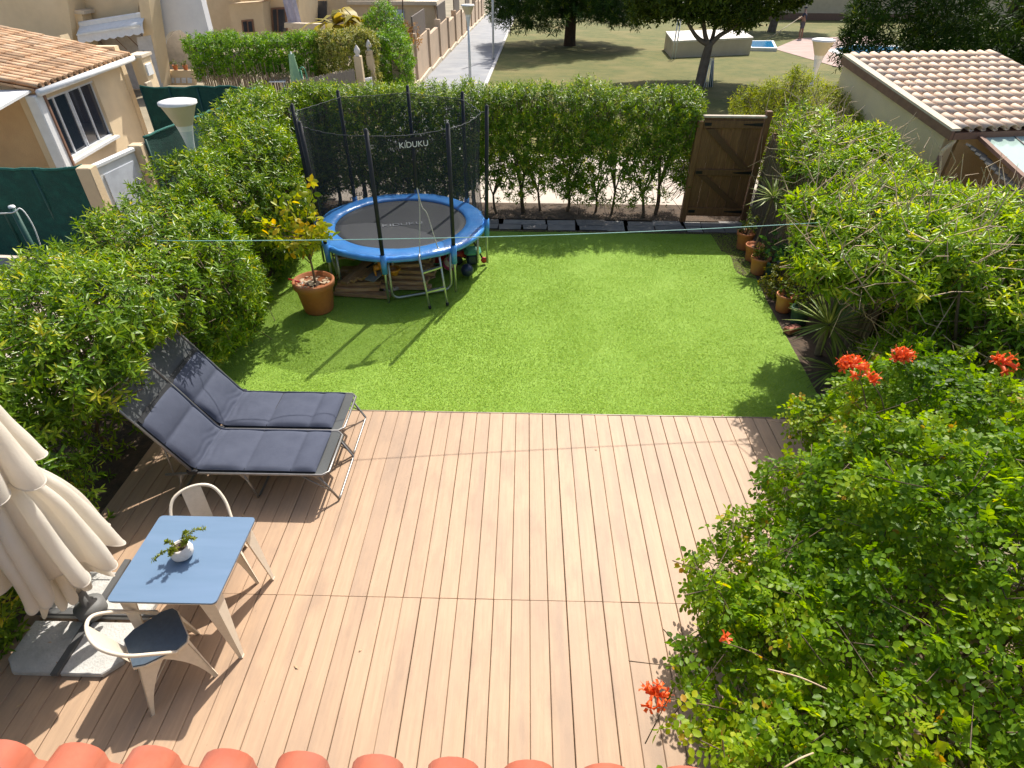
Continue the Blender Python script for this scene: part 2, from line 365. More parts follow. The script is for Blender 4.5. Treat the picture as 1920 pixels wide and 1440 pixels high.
stuff(link('turf_blades', quads_mesh('turf_blades', V, F, r, m_blade), m_blade, turf))
# soil bed round the lawn, slate strip along the back
struct(MB().box((0, 11.15, -.07), (9.6, 1.4, .1)).build('back_bed', m_soil))
struct(MB().box((4.6, 8, -.075), (2.3, 6.4, .1)).build('right_bed', m_soil))
struct(MB().box((-4.6, 5, -.08), (1.5, 14, .1)).build('left_bed', m_soil))
m_slate = M('slate', (.26, .245, .22), (.17, .165, .155), 5, .85, .5, 20, objvar=.25, c3=(.25, .22, .19), scale3=2.5)
slab = struct(MB().box((.3, 10.68, -.06), (8.4, .62, .08)).build('stone_strip', m_soil))
x = -3.9
while x < 4.3:
    wd = random.uniform(.28, .55); y = 10.44+random.uniform(0, .04)
    for row in range(2):
        dp = random.uniform(.2, .27); cx, cy_ = x+wd/2+random.uniform(-.04, .04), y+dp/2
        jt = lambda: random.uniform(-.025, .012); pts = [(cx-wd/2-jt(), cy_-dp/2-jt()*.5, -.02), (cx+random.uniform(-.05, .05), cy_-dp/2+random.uniform(0, .02), -.02), (cx+wd/2+jt(), cy_-dp/2-jt()*.5, -.02), (cx+wd/2+jt(), cy_+dp/2+jt()*.5, -.02), (cx-wd/2-jt(), cy_+dp/2+jt()*.5, -.02)]
        MB().prism(pts, (0, 0, random.uniform(.006, .013))).build('slate_stone', m_slate, slab); y += dp+.015
    x += wd+.012

# ================================================================== PORCH ROOF EDGE (bottom of the picture)
m_terra = M('glazed_terracotta', (.45, .135, .08), (.37, .10, .058), 9, .42, .08, 60, objvar=.05, c3=(.34, .12, .085), scale3=5)
roof = thing('porch_roof', 'terracotta barrel tile porch roof edge below the balcony', 'roof', (0, 0, 0))
TP = .219; SL = math.radians(14)
def tile_profile(pitch, rise, barrel=.70, n=9):
    p = []
    for i in range(n+1):
        a = math.pi*i/n; p.append((pitch*barrel*(.5-.5*math.cos(a)), rise*math.sin(a)**.75+.006))
    p += [(pitch*(barrel+.02), -.004), (pitch*(barrel+.15), -.012), (pitch*1.0, -.010), (pitch*1.10, .004)]
    return p
def tile_mesh(name, pitch, rise, L, th, mat, taper=.0):
    b = MB(); p = tile_profile(pitch, rise); n = len(p); vs = []
    for y, zo in ((0, .015), (L, 0)):
        for dz in (0, -th):
            vs += [(x, y, z+dz+zo) for x, z in p]
    fs = []
    for i in range(n-1):
        fs += [(i, i+1, 2*n+i+1, 2*n+i), (n+i+1, n+i, 3*n+i, 3*n+i+1), (n+i, n+i+1, i+1, i), (3*n+i+1, 3*n+i, 2*n+i, 2*n+i+1)]
    fs += [(0, 2*n, 3*n, n), (n-1, 2*n-1, 4*n-1, 3*n-1)]
    b.add(vs, fs, True); me = b.mesh(name, mat); return me
tm = tile_mesh('roof_tile', TP, .072, -.44, .013, m_terra)
ev = math.atan2(-.02, 1.92)
for row in range(4):
    for i in range(-3, 19):
        x0 = -1.485-.079+i*TP; y0 = .702-row*.36-(x0+1.5)*.0115
        o = link('roof_tile', tm, m_terra, roof); o.location = (x0, y0, 2.305+row*.36*math.tan(SL)+random.uniform(-.002, .002))
        o.rotation_euler = (-SL, 0, ev)
MB().bar((-2.4, .62, 2.25), (3.0, .57, 2.25), .05, .10).build('fascia_board', M('fascia', (.7, .64, .55), rough=.6), roof)
MB().prism([(-2.4, .59, 2.245), (2.9, .55, 2.245), (2.9, -.9, 2.58), (-2.4, -.9, 2.58)], (0, 0, .03)).build('roof_deck', m_dark, roof)
MB().box((.2, -.99, 1.2), (5.4, .15, 2.9)).build('rear_wall', M('own_render', (.72, .60, .42), rough=.9), roof)
for x in (-2.3, 2.7): MB().box((x, .45, 1.12), (.22, .22, 2.26)).build('post', M('porch_post', (.72, .60, .42), rough=.9), roof)

# ================================================================== CLOTHES LINE
cl = MB(); A, B = pz(395, 454, 1.84), pz(1475, 423, 1.84); A = A+(A-B).normalized()*.5; B = B+(B-A).normalized()*.6
cl.tube([A+(B-A)*t+Vector((0, 0, -.06*4*t*(1-t)+.03)) for t in [i/16 for i in range(17)]], .0042, 6)
tag(cl.build('clothes_line', M('line_cyan', (.30, .58, .50), rough=.5)), 'thin pale green washing line stretched across the lawn', 'clothes line')
# ================================================================== TRAMPOLINE
m_steel = M('galvanised_steel', (.55, .57, .56), (.45, .47, .46), 20, .35, metal=.8)
m_blue = M('blue_pvc', (.075, .31, .76), (.055, .25, .68), 4, .28, .45, 14, spec=.7)
m_mat = M('jump_mat', (.055, .06, .07), (.045, .05, .058), 60, .55, spec=.35)
m_foam = M('black_foam', (.016, .017, .02), rough=.7)
m_net = NET('safety_net', (.02, .024, .028), .43)
m_white = M('white_print', (.8, .8, .78), rough=.6)
TC = Vector((-1.9, 8.88, 0)); TR = 1.3; PZ = .72
tr = thing('trampoline', 'round trampoline with blue padded rim and black safety net on the lawn', 'trampoline', TC)
pad = MB(); seg = 96
def padz(a, r): return .010*math.sin(8*a+r*3)+.006*math.sin(21*a+9*r)+.005*math.sin(47*a-22*r)
def padfn(u, v):
    a = 2*math.pi*u; prof = [(1.01, -.014), (1.02, .014), (1.10, .022), (1.20, .022), (1.28, .014), (1.312, -.008), (1.318, -.055), (1.31, -.06)]
    r, z = prof[min(int(v*7+.5), 7)]; k = padz(a, r)
    return ((r+(k*.5 if r > 1.3 else 0))*math.cos(a), (r+(k*.5 if r > 1.3 else 0))*math.sin(a), PZ+z+k*(.6 if r > 1.05 else .1))
pad.grid(padfn, seg, 7); pd = pad.build('safety_pad', m_blue, tr)
MB().lathe([(0, PZ-.03), (.5, PZ-.028), (.9, PZ-.022), (1.05, PZ-.015), (1.05, PZ-.03), (0, PZ-.045)], 64).build('jump_mat', m_mat, tr)
sm = MB()
for q in range(72): a = 2*math.pi*q/72; sm.bar((1.04*math.cos(a), 1.04*math.sin(a), PZ-.02), (1.17*math.cos(a), 1.17*math.sin(a), PZ-.02), .02, .02)
stuff(sm.build('springs', m_steel, tr))
rim = MB(); rim.tube(arc((0, 0), 1.21, 0, 2*math.pi*71/72, 71, PZ-.03), .024, 8, closed=True); rim.build('rim_frame', m_steel, tr)
for q in range(4):                                  # four W-shaped leg frames
    a0, a1 = math.radians(-90+q*90), math.radians(-45+q*90); r = 1.185
    p0, p1 = Vector((r*math.cos(a0), r*math.sin(a0), 0)), Vector((r*math.cos(a1), r*math.sin(a1), 0)); d = (p1-p0).normalized()
    lg = MB(); pts = [p0+Vector((0, 0, PZ-.05)), p0+Vector((0, 0, .16))]+[p0+d*(.11-.11*math.cos(t))+Vector((0, 0, .13-.11*math.sin(t)+0)) for t in [.3, .7, 1.1, 1.5]]
    pts2 = [p1+Vector((0, 0, PZ-.05)), p1+Vector((0, 0, .16))]+[p1-d*(.11-.11*math.cos(t))+Vector((0, 0, .13-.11*math.sin(t))) for t in [.3, .7, 1.1, 1.5]]
    lg.tube(pts+pts2[::-1], .021, 8); lg.build('leg_frame', m_steel, tr)
for q in range(8):
    a = math.radians(-90+45*q+random.uniform(-2, 2)); ca, sa = math.cos(a), math.sin(a); r = 1.335; lean = random.uniform(-.02, .05)
    pole = MB().tube([(r*ca, r*sa, .04), (r*ca, r*sa, .85)], .019, 8).build('pole', m_steel, tr)
    MB().tube([(r*ca, r*sa, .74), ((r+lean*.5)*ca, (r+lean*.5)*sa, 1.5), ((r+lean)*ca, (r+lean)*sa, 2.40)], .028, 10).build('foam_sleeve', m_foam, pole)
    MB().tube([((r+.0)*ca, r*sa, .50), (r*ca, r*sa, .78)], .042, 10).build('blue_sleeve', m_blue, pole)
    MB().lathe([(0, .03), (.02, .022), (.028, 0)], 10, ((r+lean)*ca, (r+lean)*sa, 2.40)).build('end_cap', m_foam, pole)
    MB().tube([(r*ca, r*sa, 2.33), (1.27*ca, 1.27*sa, 2.33)], .006, 5).build('net_strap', m_foam, pole)
def netr(a): return 1.15+.10*math.cos(((a+math.pi/2) % (math.pi/4)-math.pi/8)*8)*-.35
def netfn(u, v):
    a = 2*math.pi*u; z = .74+(2.33-.74)*v; d = ((a+math.pi/2) % (math.pi/4))/(math.pi/4); sag = 4*d*(1-d)
    r = 1.285-.045*sag*(.4+.6*v)+.012*math.sin(37*a+3*v)-.045*math.sin(math.pi*v); return (r*math.cos(a), r*math.sin(a), z-.018*sag*v)
nm = MB(); nm.grid(netfn, 128, 8); nm.build('safety_net', m_net, tr)
hem = MB(); hem.tube([netfn(i/128, 1) for i in range(128)], .004, 4, closed=True); hem.build('net_hem', M('net_hem', (.05, .055, .06), rough=.7), tr)
def on_net(adeg, z, out=.012):
    u = (math.radians(adeg)/(2*math.pi)) % 1; p = Vector(netfn(u, (z-.74)/1.59)); n = Vector((p.x, p.y, 0)).normalized(); return p+n*out
ad = -66
MB().tube([on_net(ad, z, .01) for z in (1.66, 1.8, 2.0, 2.2)], .022, 6).build('door_strip', m_foam, tr)
m_cord = M('door_piping', (.62, .58, .52), rough=.7)
MB().tube(smooth_path([on_net(ad, 1.67), on_net(ad+.5, 1.4), on_net(ad-1.5, 1.0), on_net(ad-2.5, .76), Vector(on_net(ad-2.5, .76))+Vector((.02, -.06, -.02))]), .007, 5).build('door_piping', m_cord, tr)
MB().tube(smooth_path([on_net(ad, 1.67), on_net(ad+2, 1.4), on_net(ad+5, 1.28), on_net(ad+7.5, 1.0), on_net(ad+9.5, .76)]), .007, 5).build('door_piping', m_cord, tr)
# name panel hung on the net top
sg = MB(); p = [on_net(ad-8.2+i*2.05, 2.16, .02) for i in range(9)]
sg.add([q+Vector((0, 0, 0)) for q in p]+[q+Vector((0, 0, .135)) for q in p], [(i, i+1, 10+i, 9+i) for i in range(8)]); sgn = sg.build('name_panel', m_foam, tr)
def text(s, size, mat, parent, loc, xdir, ydir, name='lettering', ext=.002, bold=.01, sx=1):
    cu = bpy.data.curves.new(name, 'FONT'); cu.body = s; cu.size = size; cu.align_x = 'CENTER'; cu.align_y = 'CENTER'; cu.extrude = ext; cu.offset = bold
    tmp = bpy.data.objects.new('tmp', cu); C.objects.link(tmp); dg = bpy.context.evaluated_depsgraph_get(); me = bpy.data.meshes.new_from_object(tmp.evaluated_get(dg)); bpy.data.objects.remove(tmp)
    X, Y = Vector(xdir).normalized(), Vector(ydir).normalized(); Z = X.cross(Y).normalized(); Y = Z.cross(X)
    mm = Matrix((( X.x*sx, Y.x, Z.x), (X.y*sx, Y.y, Z.y), (X.z*sx, Y.z, Z.z))).to_4x4(); mm.translation = Vector(loc)
    me.transform(mm); me.materials.clear(); me.materials.append(mat); me.name = name; return link(name, me, mat, parent)
q0, q1, qm = on_net(ad-6, 2.215, .03), on_net(ad+6, 2.215, .03), on_net(ad, 2.215, .040)
text('KiDUKU', .098, m_white, sgn, qm, q1-q0, (0, 0, 1), bold=.0, ext=.003, sx=1.05)
q0 = on_net(ad-5, 2.268, .036); MB().prism([q0, q0+Vector((.022, .008, 0)), q0+Vector((.012, .004, .014))], (.001, -.003, 0)).build('crown_mark', m_white, sgn)
text('KIDUKU', .15, M('mat_print', (.22, .24, .27), rough=.6), tr, Vector((.02, -.02, PZ-.0225)), (1, .25, 0), (-.25, 1, 0), bold=0, ext=.001, sx=1.15)
# ladder
lad = thing('ladder', 'grey steel two-rung ladder leaning on the trampoline rim', 'ladder', (0, 0, 0))
f0, f1 = pz(806, 577, .0), pz(839, 571, .0); t0, t1 = pz(786, 485, .70), pz(822, 472, .70)
for a, b in ((f0, t0), (f1, t1)):
    MB().tube([a+Vector((0, 0, -.01)), a+(b-a)*.5, b, b+Vector((0, .05, .035)), b+Vector((.0, .1, .0))], .017, 8).build('rail', m_steel, lad)
    MB().tube([a+Vector((0, 0, -.012)), a+Vector((0, 0, .03))], .022, 8).build('rubber_foot', m_foam, lad)
for t in (.33, .72): MB().bar(f0+(t0-f0)*t, f1+(t1-f1)*t, .05, .022).build('rung', m_steel, lad)

# ================================================================== TIMBER AND TOYS UNDER THE TRAMPOLINE
m_wood = M('old_planks', (.42, .25, .13), (.30, .17, .085), 6, .8, .3, 40, stretch=(2, 12, 12), objvar=.3, c3=(.50, .34, .21), scale3=3)
def plank(c, L, wd, th, rz, ry=0, label='', mat=None):
    o = MB().box((0, 0, 0), (L, wd, th), bev=.004).build('timber_plank', mat or m_wood); o.location = c; o.rotation_euler = (0, ry, rz)
    return tag(o, label, 'plank', 'planks stacked under the trampoline')
ORD = ('first', 'second', 'third', 'fourth', 'fifth', 'sixth')
for lay, (n, L) in enumerate([(6, .95), (6, .92), (5, .88), (5, .8), (4, .7)]):          # right-hand stack: long planks along x
    for i in range(n):
        c = pz(750, 541, 0)+Vector((random.uniform(-.06, .06), i*.135+lay*.06, .03+lay*.062))
        plank(c, L*random.uniform(.7, 1.12), random.uniform(.1, .14), .056, random.uniform(-.13, .15), 0, '%s plank from the front, %s layer of the flat stack behind the front trampoline leg' % (ORD[i], ('bottom', 'second', 'third', 'fourth', 'top')[lay]))
for lay, (n, L) in enumerate([(5, .8), (5, .75), (4, .7)]):
    for i in range(n):
        c = pz(680, 554, 0)+Vector((random.uniform(-.08, .05), i*.15+lay*.06, .03+lay*.062))
        plank(c, L*random.uniform(.65, 1.15), random.uniform(.11, .15), .056, random.uniform(-.22, .18), 0, '%s plank from the front, %s layer of the low stack behind the lemon pot' % (ORD[i], ('bottom', 'middle', 'top')[lay]))
for i in range(5):                                  # diagonal pile on top
    c = pz(672+i*13, 506, .27)+Vector((0, .04*i, .012*i)); plank(c, .74, .12, .045, math.radians(66+random.uniform(-5, 5)), math.radians(-8), '%s from the left of the slanting planks on the timber pile' % ORD[i])
for i in range(3):
    c = pz(650+i*20, 484, .36)+Vector((0, .1, 0)); plank(c, .42, .15, .03, math.radians(40+i*25), math.radians(8), '%s from the left of the short offcuts behind the timber pile' % ORD[i])
m_grey = M('grey_board', (.22, .22, .21), (.15, .15, .15), 8, .8)
plank(pz(714, 507, .38), .55, .17, .02, math.radians(62), math.radians(-10), 'grey weathered board on the timber pile under the trampoline', m_grey)
plank(pz(802, 520, .02), .24, .16, .02, .25, math.radians(-14), 'short loose brown board behind the ladder rungs')
m_kn = M('white_plastic', (.75, .75, .72), rough=.4)
tb = thing('hand_tool', 'dark hand tool with white handle lying on the timber pile', 'tool', pz(694, 498, .40), math.radians(60))
MB().box((0, 0, 0), (.16, .03, .02), bev=.006).build('blade', m_foam, tb); MB().box((.12, 0, 0), (.1, .025, .022), bev=.008).build('handle', m_kn, tb)
# toys
m_or = M('orange_plastic', (.62, .25, .03), rough=.4); m_red = M('red_plastic', (.5, .03, .03), rough=.4); m_tgreen = M('green_plastic', (.09, .34, .20), rough=.45)
m_pink = M('pink_rubber', (.65, .09, .25), rough=.45); m_cream = M('cream_rubber', (.72, .60, .42), rough=.45); m_navy = M('navy_plastic', (.025, .04, .09), rough=.35)
def sphere_bands(name, c, r, mats, label, parent_cat, seg=20):
    t = thing(name, label, parent_cat, c); n = len(mats)
    for i, mt in enumerate(mats):
        a0, a1 = -math.pi/2+math.pi*i/n, -math.pi/2+math.pi*(i+1)/n
        MB().lathe([(r*math.cos(a0+(a1-a0)*k/6) if abs(abs(a0+(a1-a0)*k/6)-math.pi/2) > 1e-4 else 0, r*math.sin(a0+(a1-a0)*k/6)) for k in range(7)], seg).build('band', mt, t)
    t.rotation_euler = (.5, .2, .4); return t
sphere_bands('toy_ball', pz(843, 512, 0)+Vector((0, .1, .115)), .115, [m_cream, m_cream, m_pink, m_cream, m_pink], 'pink and cream striped ball under the trampoline rim', 'ball')
gi = thing('toy_giraffe', 'orange yellow toy animal standing on the timber pile', 'toy', pz(716, 516, .34), .4)
gb = MB(); gb.tube(smooth_path([(0, 0, .12), (.0, 0, .2), (.03, 0, .3), (.08, 0, .36), (.12, 0, .35)]), [.045, .045, .045, .043, .04, .04, .036, .034, .032, .03, .03, .03, .03, .03, .03, .032, .034, .034, .034, .034, .034, .03, .026, .022, .018], 8)
gb.tube([(0, 0, .14), (-.1, 0, .13)], .045, 8); gb.build('body', m_or, gi)
for sx_ in (-.09, .01):
    for s_ in (-.03, .03): MB().tube([(sx_, s_, .0), (sx_, s_, .12)], .014, 6).build('leg', m_or, gi)
for s_ in (-.012, .012): MB().tube([(.07, s_, .37), (.065, s_*1.4, .42)], .007, 5).build('ear', m_foam, gi)
bk = thing('toy_hoop', 'orange plastic toy scoop beside the front trampoline leg', 'toy', pz(738, 508, .40), .3)
MB().tube(arc((0, 0), .09, 0, 2*math.pi*15/16, 15, .03), .018, 7, closed=True).build('rim', m_or, bk); MB().lathe([(0, -.06), (.06, -.055), (.085, .02)], 16).build('bowl', m_or, bk); MB().tube([(.0, .09, .03), (.02, .14, .16)], .016, 6).build('handle', m_cream, bk)
tub = thing('toy_tub', 'green toy tub with a red lining behind the ladder', 'toy', pz(815, 500, 0)+Vector((0, .12, .14)), .2); tub.rotation_euler = (.7, .1, .2)
MB().lathe([(0, -.1), (.14, -.1), (.19, .1), (.185, .1)], 24).build('shell', m_tgreen, tub); MB().lathe([(.183, .095), (.12, -.02), (0, -.03)], 24).build('lining', m_red, tub)
sphere_bands('toy_globe', pz(845, 486, 0)+Vector((0, .2, .14)), .14, [m_tgreen, M('olive_plastic', (.25, .24, .08), rough=.5)], 'olive green ball at the back under the trampoline', 'ball')
tt = thing('toy_tractor', 'red toy vehicle with navy wheels under the trampoline rim', 'toy', pz(866, 495, 0)+Vector((0, .1, .0)), .5)
MB().box((0, 0, .14), (.3, .14, .12), bev=.03).build('body', m_red, tt); MB().box((-.06, 0, .24), (.13, .13, .1), bev=.03).build('cab', m_navy, tt)
for a in (-.1, .1):
    for b in (-.08, .08): MB().lathe([(0, -.02), (.07, -.02), (.07, .02), (0, .02)], 14).build('wheel', m_foam, tt).matrix_local = Matrix.Translation((a, b, .07)) @ Matrix.Rotation(math.pi/2, 4, 'X')
gs = thing('sand_toy', 'green plastic toy seat by the right trampoline leg', 'toy', pz(886, 496, 0)+Vector((0, .05, .0)), .2)
MB().box((0, 0, .22), (.28, .2, .1), bev=.04, rx=.25).build('seat', m_tgreen, gs); MB().box((0, .0, .09), (.2, .16, .18), bev=.03).build('base', m_navy, gs)
sphere_bands('dark_ball', pz(876, 520, 0)+Vector((.0, .05, .1)), .1, [m_navy, m_navy], 'dark navy ball beside the right trampoline leg', 'ball')
sc_ = thing('kick_scooter', 'red and black scooter bar leaning under the trampoline', 'toy', pz(893, 492, 0), .3)
MB().tube([(.12, -.05, .03), (-.06, .05, .42)], .014, 7).build('bar', m_foam, sc_); MB().tube([(-.12, .05, .42), (.02, .06, .43)], .016, 7).build('handle', m_red, sc_); MB().lathe([(0, -.015), (.05, -.015), (.05, .015), (0, .015)], 14).build('wheel', m_red, sc_).matrix_local = Matrix.Translation((.12, -.05, .05)) @ Matrix.Rotation(math.pi/2, 4, 'X')
m_shell = M('pale_stone', (.55, .43, .35), (.4, .3, .24), 14, .8, .3)
for q, (px, py) in enumerate([(713, 540), (722, 545), (728, 550), (738, 545), (745, 543)]):
    b = MB(); c = pz(px, py, 0); b.lathe([(0, 0), (.035, .004), (.045, .03), (.025, .055), (0, .06)], 7, (0, 0, 0), sx=random.uniform(.8, 1.3), sy=random.uniform(.8, 1.2))
    o = b.build('pale_stone', m_shell); o.location = c; o.rotation_euler = (0, 0, q); tag(o, '%s from the left of the pale pebbles in front of the timber' % ORD[q], 'stone', 'pebbles by the timber')
# ================================================================== SUN LOUNGERS
m_frame = M('lounger_tube', (.27, .26, .25), (.22, .21, .20), 20, .38, metal=.6)
m_sling = M('sling_fabric', (.075, .08, .08), (.06, .065, .066), 90, .75)
m_cush = M('navy_cushion', (.075, .085, .12), (.062, .071, .103), 5, .85, .25, 7, spec=.22)
def lounger(label, yc, xo):
    t = thing('sun_lounger', label, 'sun lounger', (xo, yc, 0), 0, 'navy cushioned sun loungers')
    W, Z, hx = .30, .34, -1.24; bl = .93; ba = math.radians(61 if yc < 4.6 else 58); bd = Vector((-math.cos(ba), 0, math.sin(ba)))
    fr = MB(); fr.tube([(-1.5, -W, Z-.03), (-1.2, -W, Z), (-.05, -W, Z), (0, -W+.05, Z), (0, W-.05, Z), (-.05, W, Z), (-1.2, W, Z), (-1.5, W, Z-.03)], .0125, 8)
    fr.build('side_frame', m_frame, t)
    bf = MB(); h0 = Vector((hx, 0, Z+.02)); bf.tube([h0+Vector((0, -W, 0)), h0+bd*(bl-.05)+Vector((0, -W, 0)), h0+bd*bl+Vector((0, -W+.05, 0)), h0+bd*bl+Vector((0, W-.05, 0)), h0+bd*(bl-.05)+Vector((0, W, 0)), h0+Vector((0, W, 0))], .0125, 8)
    bf.build('back_frame', m_frame, t)
    for s in (-1, 1):
        MB().box((hx, s*W, Z+.012), (.10, .03, .05), bev=.008).build('hinge', m_foam, t)
        MB().tube([(-1.42, s*W, Z-.02), h0+bd*.33+Vector((0, s*W, 0))], .008, 6).build('back_strut', m_frame, t)
    def leg(x0, x1): 
        b = MB(); b.tube([(x0, -W+.01, Z-.01), (x1, -W+.01, .02), (x1, -W+.06, .012), (x1, W-.06, .012), (x1, W-.01, .02), (x0, W-.01, Z-.01)], .0115, 7); b.build('leg', m_frame, t)
        for s in (-1, 1):
            MB().prism([(x0-.05, s*(W-.008), Z-.012), (x0+.05, s*(W-.008), Z-.012), (x0+(x1-x0)*.25+.012, s*(W-.008), Z-.1), (x0+(x1-x0)*.25-.012, s*(W-.008), Z-.1)], (0, .004, 0)).build('leg_bracket', m_frame, t)
    leg(-.10, .05); leg(-.78, -.72); leg(-1.36, -1.46)
    MB().tube([(-.27, -W+.02, Z-.02), (.02, -W+.01, .10)], .007, 6).build('leg_brace', m_frame, t); MB().tube([(-.27, W-.02, Z-.02), (.02, W-.01, .10)], .007, 6).build('leg_brace', m_frame, t)
    sl_ = MB(); n = 14
    def slf(u, v): return (-.02+(hx+.03)*u, -W+.005+2*(W-.005)*v, Z+.006-.03*math.sin(math.pi*v)*math.sin(math.pi*u)**.3)
    sl_.grid(slf, n, 6); sl_.build('sling', m_sling, t)
    sb = MB()
    def sbf(u, v): q = h0+bd*(bl-.01)*u; return (q.x-.03*math.sin(math.pi*v)*math.sin(math.pi*u)*.6, -W+.005+2*(W-.005)*v, q.z-.02*math.sin(math.pi*v)*math.sin(math.pi*u))
    sb.grid(sbf, 8, 6); sb.build('back_sling', m_sling, t)
    # cushion: puffed segments along the lounger and up the back
    Lf = 1.12; seams = [0, .23, .66, Lf-.01, Lf+.36, Lf+.64]; tot = seams[-1]; cn = Noise3(9, 8, int(yc*10)); ph = rng.uniform(0, 6)
    def cpath(s):
        r = .10
        if s < Lf-r: return Vector((-.115-s, 0, Z+.008)), Vector((0, 0, 1))
        if s > Lf+r: q = Vector((-.115-Lf, 0, Z+.008))+bd*(s-Lf); return q, Vector((math.sin(ba), 0, math.cos(ba)))
        u = (s-(Lf-r))/(2*r); a = Vector((-.115-(Lf-r), 0, Z+.008)); c = Vector((-.115-Lf, 0, Z+.008)); e = c+bd*r
        p = a*(1-u)**2+c*2*u*(1-u)+e*u*u; nr = Vector((math.sin(ba*u), 0, math.cos(ba*u))); return p, nr
    cu = MB(); NU, NV = 110, 26; hw = .272
    def th(s, v):
        k = max(i for i in range(5) if s >= seams[i]-1e-9); a = (s-seams[k])/(seams[k+1]-seams[k]); puff = max(0, math.sin(math.pi*min(max(a, 0), 1)))**.38
        ed = max(0, 1-abs(2*v-1)**6)**.5; wr = .005*float(cn(np.array([[s*1.0, v*.5, ph]]))[0])
        if Lf-.25 < s < Lf+.2: wr += .007*math.sin((s+v*.12+.03*math.sin(v*9))*75)*max(0, 1-abs(s-Lf+.04)/.22)*(.35+.65*v)
        return (.010+.038*puff)*(.25+.75*ed)+wr*ed
    top = lambda u, v: cpath(u*tot)[0]+cpath(u*tot)[1]*th(u*tot, v)+Vector((0, -hw+2*hw*v, 0))
    cu.grid(top, NU, NV); b0 = len(cu.v)
    cu.grid(lambda u, v: cpath(u*tot)[0]+Vector((0, -hw+2*hw*v, 0))+cpath(u*tot)[1]*.001, NU, 2)
    for j, v in enumerate((0, 1)):
        cu.grid(lambda u, q, v=v: cpath(u*tot)[0]+cpath(u*tot)[1]*th(u*tot, v)*q*1.0+Vector((0, (-hw+2*hw*v)+(.012 if v else -.012)*math.sin(math.pi*q), 0))+cpath(u*tot)[1]*.03*math.sin(math.pi*q)*.6, NU, 4)
    c = cu.build('cushion', m_cush, t, fix=False)
    for s0 in seams[1:-1]:
        sm_ = MB(); sm_.tube([cpath(s0)[0]+cpath(s0)[1]*.013+Vector((0, -hw+2*hw*q/8, 0)) for q in range(9)], .003, 4); sm_.build('seam', m_foam, c)
    MB().bar(cpath(tot)[0]+Vector((0, -hw, 0))+cpath(tot)[1]*.016, cpath(tot)[0]+Vector((0, hw, 0))+cpath(tot)[1]*.016, .05, .012, up=cpath(tot)[1]).build('head_strap', m_foam, c)
    return t
lounger('grey framed sun lounger with navy cushion, nearer the blue table', 4.085, -1.745)
lounger('grey framed sun lounger with navy cushion, beside the lawn edge', 4.70, -1.755)

# ================================================================== TABLE, CHAIRS
m_cream_metal = M('cream_powder_coat', (.70, .62, .50), (.64, .565, .45), 30, .42)
m_btop = M('blue_tabletop', (.125, .20, .305), (.117, .19, .29), 3, .42, spec=.5, stretch=(1, 9, 1), c3=(.135, .21, .32))
tb = thing('cafe_table', 'square blue-topped table with cream metal legs', 'table', (-2.363, 2.587, 0))
def rrect(w_, d_, r, n=5):
    out = []
    for cx, cy_, a in ((w_/2-r, d_/2-r, 0), (-w_/2+r, d_/2-r, 90), (-w_/2+r, -d_/2+r, 180), (w_/2-r, -d_/2+r, 270)):
        out += [(cx+r*math.cos(math.radians(a+90*i/n)), cy_+r*math.sin(math.radians(a+90*i/n))) for i in range(n+1)]
    return out
MB().prism([(x, y, .718) for x, y in rrect(.733, .733, .03)], (0, 0, .015)).build('tabletop', m_btop, tb)
MB().prism([(x, y, .703) for x, y in rrect(.722, .722, .03)], (0, 0, .0145)).build('metal_rim', m_cream_metal, tb)
for sx_ in (-1, 1):
    for s_ in (-1, 1):
        top_, bot = Vector((sx_*.325, s_*.325, .703)), Vector((sx_*.345, s_*.345, 0)); b = MB()
        b.add([top_+Vector((-sx_*.115, 0, 0)), top_, bot+Vector((0, 0, 0)), bot+Vector((-sx_*.028, 0, 0)), top_+Vector((-sx_*.115, -s_*.012, 0)), top_+Vector((-sx_*.012, -s_*.012, 0)), bot+Vector((-sx_*.008, -s_*.008, 0)), bot+Vector((-sx_*.028, -s_*.008, 0))], [(0, 1, 2, 3), (4, 7, 6, 5), (0, 3, 7, 4), (0, 4, 5, 1), (3, 2, 6, 7)])
        b.add([top_+Vector((0, -s_*.115, 0)), top_, bot, bot+Vector((0, -s_*.028, 0)), top_+Vector((-sx_*.012, -s_*.115, 0)), top_+Vector((-sx_*.012, -s_*.012, 0)), bot+Vector((-sx_*.008, -s_*.008, 0)), bot+Vector((-sx_*.008, -s_*.028, 0))], [(0, 1, 2, 3), (4, 7, 6, 5), (0, 3, 7, 4), (0, 4, 5, 1), (3, 2, 6, 7)])
        lg = b.build('leg', m_cream_metal, tb); MB().box(bot+Vector((-sx_*.012, -s_*.012, .006)), (.032, .032, .014)).build('foot', m_cream_metal, lg)
m_spad = M('slate_seat', (.055, .085, .12), (.045, .07, .10), 40, .6)
